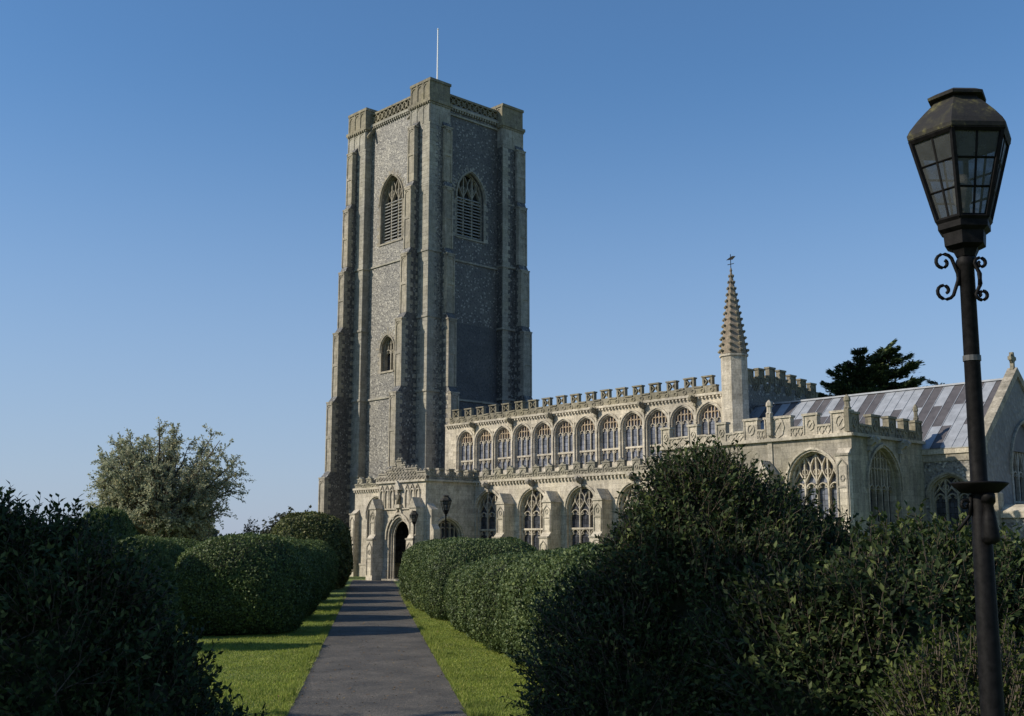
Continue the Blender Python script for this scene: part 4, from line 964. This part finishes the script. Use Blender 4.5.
# dried grass tuft by the lamp
r = np.random.default_rng(5); n = 700; an = r.uniform(0, 6.28, n); b = np.stack([r.normal(size=n)*.05, r.normal(size=n)*.05, np.zeros(n)], 1)
dd = unit(np.stack([np.cos(an)*.22, np.sin(an)*.22, np.ones(n)], 1)); L = r.uniform(.5, 1.25, n); v, f = leaf_arrays(b, dd, unit(r.normal(size=(n, 3))), L, np.full(n, .006), 0)
tg = npmesh('dried_grass_tuft', [(v, f, 0)], [leafmat('straw', (.16, .13, .08), (.28, .24, .16), (.40, .36, .26), .2, .8)]); tg.location = (2.42, 6.9, 0)
tag(tg, 'pale dried grass plumes beside the lamp post foot', 'grass')

# ---- trees
def tree(name, loc, label, crown, trunk_h, n_br, n_leaf, lsz, mat, seed, group=None, sig=.4, tr=.3, flat=1.0, lean=(0, 0), shape=None, W=.35, cat='tree', gap=-.2):
    """crown: (cx,cy,cz,rx,ry,rz) relative to the foot"""
    root = empty(name, loc); tag(root, label, cat, group); r = np.random.default_rng(seed); rd = random.Random(seed)
    t = MB(); fork = Vector((lean[0]*trunk_h, lean[1]*trunk_h, trunk_h)); t.tube([(0, 0, 0), fork*.5+Vector((.05, 0, 0)), fork], [tr*1.25, tr, tr*.85], 9)
    cx, cy, cz, rx, ry, rz = crown; P_ = []; D_ = []
    for i in range(n_br):
        while True:
            q = r.normal(size=3); q = q/np.linalg.norm(q); q = q*r.uniform(.45, 1)**.6*(.88+.13*nz(q[None]*2.2, 1.6, seed+5)[0])/((np.abs(q)**2.6).sum()**(1/2.6))**.6
            if shape is None or shape(q): 
                if nz(q[None]*3, 1.5, seed)[0] > gap or r.uniform() < .25: break
        tip = Vector((cx+q[0]*rx, cy+q[1]*ry, cz+q[2]*rz)); mid = fork.lerp(tip, .45)+Vector((0, 0, .12*rz))+Vector(r.normal(size=3)*.05*rx)
        m2 = fork.lerp(tip, .75)+Vector((0, 0, .10*rz)); rb_ = tr*rd.uniform(.16, .34)
        t.tube([fork*.98, mid, m2, tip], [rb_*1.6, rb_, rb_*.5, rb_*.15], 5, False)
        k = int(n_leaf/n_br); nt_ = 16; A, Bm, Cc = np.array(mid), np.array(m2), np.array(tip); bd = unit((Cc-A)[None])[0]
        st_ = r.uniform(.15, 1.0, nt_)[:, None]; tb = np.where(st_ < .6, A+(Bm-A)*(st_/.6), Bm+(Cc-Bm)*((st_-.6)/.4))
        td = unit(bd*.7+r.normal(size=(nt_, 3))*.75+np.array([0, 0, .15])); tl = sig*r.uniform(2.0, 4.4, nt_)
        ti = r.integers(0, nt_, k); u = r.beta(1.5, 1.0, k)
        pts = tb[ti]+td[ti]*(tl[ti]*u)[:, None]+np.array([0, 0, -1])*(.28*sig*u*u*3)[:, None]
        for a_i in range(nt_):
            q0, q1 = tb[a_i], tb[a_i]+td[a_i]*tl[a_i]-np.array([0, 0, .84*sig])*.9; t.tube([q0, q1], [rb_*.18+.006, .004], 3, False)
        P_.append(pts+r.normal(size=(k, 3))*sig*.16); D_.append(td[ti]); continue
        s = r.uniform(.25, 1.05, k)[:, None]
        A, Bm, Cc = np.array(mid), np.array(m2), np.array(tip)
        pts = np.where(s < .6, A+(Bm-A)*(s/.6), Bm+(Cc-Bm)*((s-.6)/.4)); sg = sig*(.5+s)
        P_.append(pts+r.normal(size=(k, 3))*sg*np.array([1, 1, flat])); D_.append(np.repeat((Cc-A)[None], k, 0))
    t.build('trunk', M['stem'], root, True)
    P = np.concatenate(P_); D = unit(np.concatenate(D_)); n = len(P)
    dd = unit(D*.4+r.normal(size=(n, 3))*.7+np.array([0, 0, -.15])); nn = unit(r.normal(size=(n, 3))+np.array([0, 0, .6])); L = lsz*r.uniform(.6, 1.3, n)
    v, f = leaf_arrays(P, dd, nn, L, L*W, .2); npmesh('crown', [(v, f, 0)], [LM[mat]], root)
    return root
tree('willow_tree', (-23.4, 75, 0), 'broad silvery willow with rounded airy crown, left of the tower', (.0, 0, 6.1, 5.6, 4.8, 5.0), 1.6, 230, 115000, .165, 'willow', 71, sig=.34, tr=.42, W=.28, gap=.0)
tree('leafy_tree', (-16.5, 88, 0), 'grey-green small tree peeping over the hedge, beside the tower base', (0, 0, 3.4, 2.4, 2.2, 2.3), 1.3, 60, 14000, .2, 'far', 73, sig=.3, tr=.2)
tree('leafy_tree', (-19.3, 96, 0), 'low distant tree above the left hedge, nearer the willow', (0, 0, 2.7, 2.6, 2.2, 1.7), 1.0, 50, 11000, .22, 'far', 75, sig=.3, tr=.2)
tree('bare_sapling', (-18.2, 78, 0), 'thin sparse sapling standing between willow and tower', (0, 0, 3.4, .9, .7, 1.0), 1.8, 12, 350, .14, 'far', 76, sig=.12, tr=.06)
tree('leafy_tree', (-31, 100, 0), 'distant tree behind the willow on its left', (0, 0, 3.2, 4.5, 3, 2.4), 1.0, 60, 12000, .3, 'far', 77, sig=.5, tr=.3)
tree('leafy_tree', (-50, 110, 0), 'distant tree above the left foreground laurel', (0, 0, 3.2, 5.5, 3, 2.6), 1.0, 60, 12000, .3, 'far', 78, sig=.5, tr=.3)
# cedar behind the chancel
def cedar(name, loc, label, tops, layers, seed, n=100000):
    root = empty(name, loc); tag(root, label, 'tree'); r = np.random.default_rng(seed); t = MB(); P = []; D = []
    for (tx, tz, rad) in tops: t.tube([(tx*.2, 0, 0), (tx*.4, 0, tz*.5), (tx, 0, tz*.97)], [rad, rad*.8, .06], 8)
    tot = sum(a[3]**1.2 for a in layers)
    for (bx, bz, ang, L, rise) in layers:
        d = np.array([math.cos(ang), math.sin(ang), 0]); k = int(n*L**1.2/tot); s = r.beta(1.6, 1.0, k)
        base = np.array([bx, 0, bz]); tip = base+d*L+np.array([0, 0, rise*L])
        t.tube([base, base+(tip-base)*.5+np.array([0, 0, -.08*L]), tip], [.13, .08, .02], 5, False)
        c = base+(tip-base)*s[:, None]; c[:, 2] -= .08*L*np.sin(s*np.pi)
        perp = np.cross(d, [0, 0, 1]); wdt = .55*L*(.25+.75*np.sin(np.clip(s, 0, 1)*np.pi*.8))*.5
        o = r.normal(size=k)*wdt*.7
        c = c+perp*o[:, None]+np.array([0, 0, 1])*(r.normal(size=k)*.10-np.abs(o)*.14)[:, None]; P.append(c); D.append(np.repeat((d+np.array([0, 0, rise]))[None], k, 0)+perp*np.sign(o)[:, None]*.6)
    t.build('trunk', M['stem'], root, True); P = np.concatenate(P); D = unit(np.concatenate(D)+r.normal(size=P.shape)*.25); k = len(P)
    L = r.uniform(.2, .5, k); v, f = leaf_arrays(P, D, unit(np.array([0, 0, 1])+r.normal(size=(k, 3))*.5), L, L*.2, .2); npmesh('crown', [(v, f, 0)], [LM['cedar']], root)
r_ = random.Random(3); lay = []
for i in range(120):
    z = r_.uniform(12.5, 22.0); top = r_.random() < .55; bx = -1.0 if top else 2.0
    zt = 21.6 if top else 22.2
    if z > zt-.3: z = zt-.3
    a = r_.uniform(0, 6.283); prof = (zt-z)
    L = min(.6+prof*.62, 4.6)*r_.uniform(.65, 1.1)
    if math.cos(a) < 0 and not top: L *= .8
    lay.append((bx*(z/zt), z, a, L, r_.uniform(.15, .5)))
lay += [(2.0, 20.6, .25, 2.2, .3), (2.0, 17.2, -.1, 3.3, .15), (-1, 17.8, 2.9, 3.6, .2), (.5, 19.0, 4.6, 2.5, .3), (-.5, 20.3, -.15, 2.9, .75), (2.0, 19.5, .1, 2.8, .35), (2.0, 18.2, .0, 3.0, .2), (-1, 16.8, 3.1, 4.2, .12), (-1, 18.6, 3.0, 3.0, .35), (-1, 15.6, 3.2, 4.4, .05)]
cedar('cedar_tree', (35.6, 110, 0), 'dark spreading cedar behind the chancel roof', [(-1.0, 21.6, .45), (2.0, 22.2, .4)], lay, 4)
lay2 = [(0, 18.4-k*.35, r_.uniform(0, 6.28), .8+k*.22, .3) for k in range(16)]+[(0, 17.6, 0, 1.8, .3), (0, 17.2, 3.1, 1.5, .2)]
cedar('cedar_tree', (42.2, 110, 0), 'tip of a smaller conifer just above the lead roof, right of the cedar', [(0, 18.6, .3)], lay2, 6, 5000)
# off-frame trees to the left whose shade lies over the foreground
tree('shade_tree', (-14.5, 8.0, 0), 'tall leafy tree left of the camera, outside the view', (0, 0, 8.2, 4.3, 4.0, 5.4), 3.0, 90, 13000, .42, 'loose', 81, sig=.5, tr=.4, W=.4, group='trees left of the camera')
tree('shade_tree', (-19.5, 10.8, 0), 'second tall tree left of the camera, outside the view', (0, 0, 8.8, 4.2, 2.6, 6.0), 3.0, 90, 11000, .4, 'loose', 83, sig=.5, tr=.4, W=.4, group='trees left of the camera')
# far woodland belt
r = np.random.default_rng(90); n = 60000; an = r.uniform(-1.0, 1.0, n); rad = 420+r.normal(size=n)*12; x = rad*np.sin(an); y = rad*np.cos(an)
hgt = 7+2.0*np.sin(an*37)+1.6*np.sin(an*91+1)+1.2*np.sin(an*233); z = np.abs(r.beta(1.2, 1.1, n))*hgt
P = np.stack([x, y, z], 1); dd = unit(r.normal(size=(n, 3))); L = r.uniform(1.0, 2.4, n); v, f = leaf_arrays(P, dd, unit(r.normal(size=(n, 3))), L, L*.5, .2)
tag(npmesh('distant_woodland', [(v, f, 0)], [LM['far']]), 'far-off belt of woodland on the horizon', 'woodland', kind='stuff')

# ---- grass blades on the verges
r = np.random.default_rng(12); n = 260000
Y = 14+50*r.beta(1.0, 2.6, n); side = r.random(n) < .55
X = np.where(side, pathL(Y)-np.abs(r.beta(1, 1.6, n))*5.2+.04, pathR(Y)-.04+r.beta(1, 1.4, n)*3.2)
P = np.stack([X, Y, np.zeros(n)], 1); n = len(P)
dd = unit(np.stack([r.normal(size=n)*.45, r.normal(size=n)*.45, np.ones(n)], 1)); L = r.uniform(.025, .07, n)*(1+.3*nz(P, 2.2, 5)); L = np.maximum(L, .02); edge = np.minimum(np.abs(X-pathL(Y)), np.abs(X-pathR(Y))) < .22; L = np.where(edge, L*1.7, L); tuft = nz(P, 6, 15) > 1.5; L = np.where(tuft, L*1.8, L)
v, f = leaf_arrays(P, dd, unit(r.normal(size=(n, 3))), L, np.full(n, .006), 0)
tag(npmesh('grass', [(v, f, 0)], [leafmat('grass_blades', (.17, .225, .038), (.28, .345, .065), (.42, .41, .13), .4, .6)]), 'short mown grass on both verges of the path', 'grass', kind='stuff')
# fallen leaves
r = np.random.default_rng(13); n = 1800; Y = 16+40*r.beta(1, 2, n); X = pathL(Y)-1.5+r.random(n)*5.8
P = np.stack([X, Y, np.full(n, .02)], 1); dd = unit(np.stack([r.normal(size=n), r.normal(size=n), r.normal(size=n)*.15], 1)); L = r.uniform(.025, .055, n)
v, f = leaf_arrays(P, dd, unit(np.array([0, 0, 1])+r.normal(size=(n, 3))*.25), L, L*.35, .3)
tag(npmesh('fallen_leaves', [(v, f, 0)], [leafmat('dead_leaves', (.10, .06, .03), (.20, .13, .06), (.28, .22, .11), .1, .8)]), 'scattered small fallen leaves on the path and verges', 'leaves', kind='stuff')
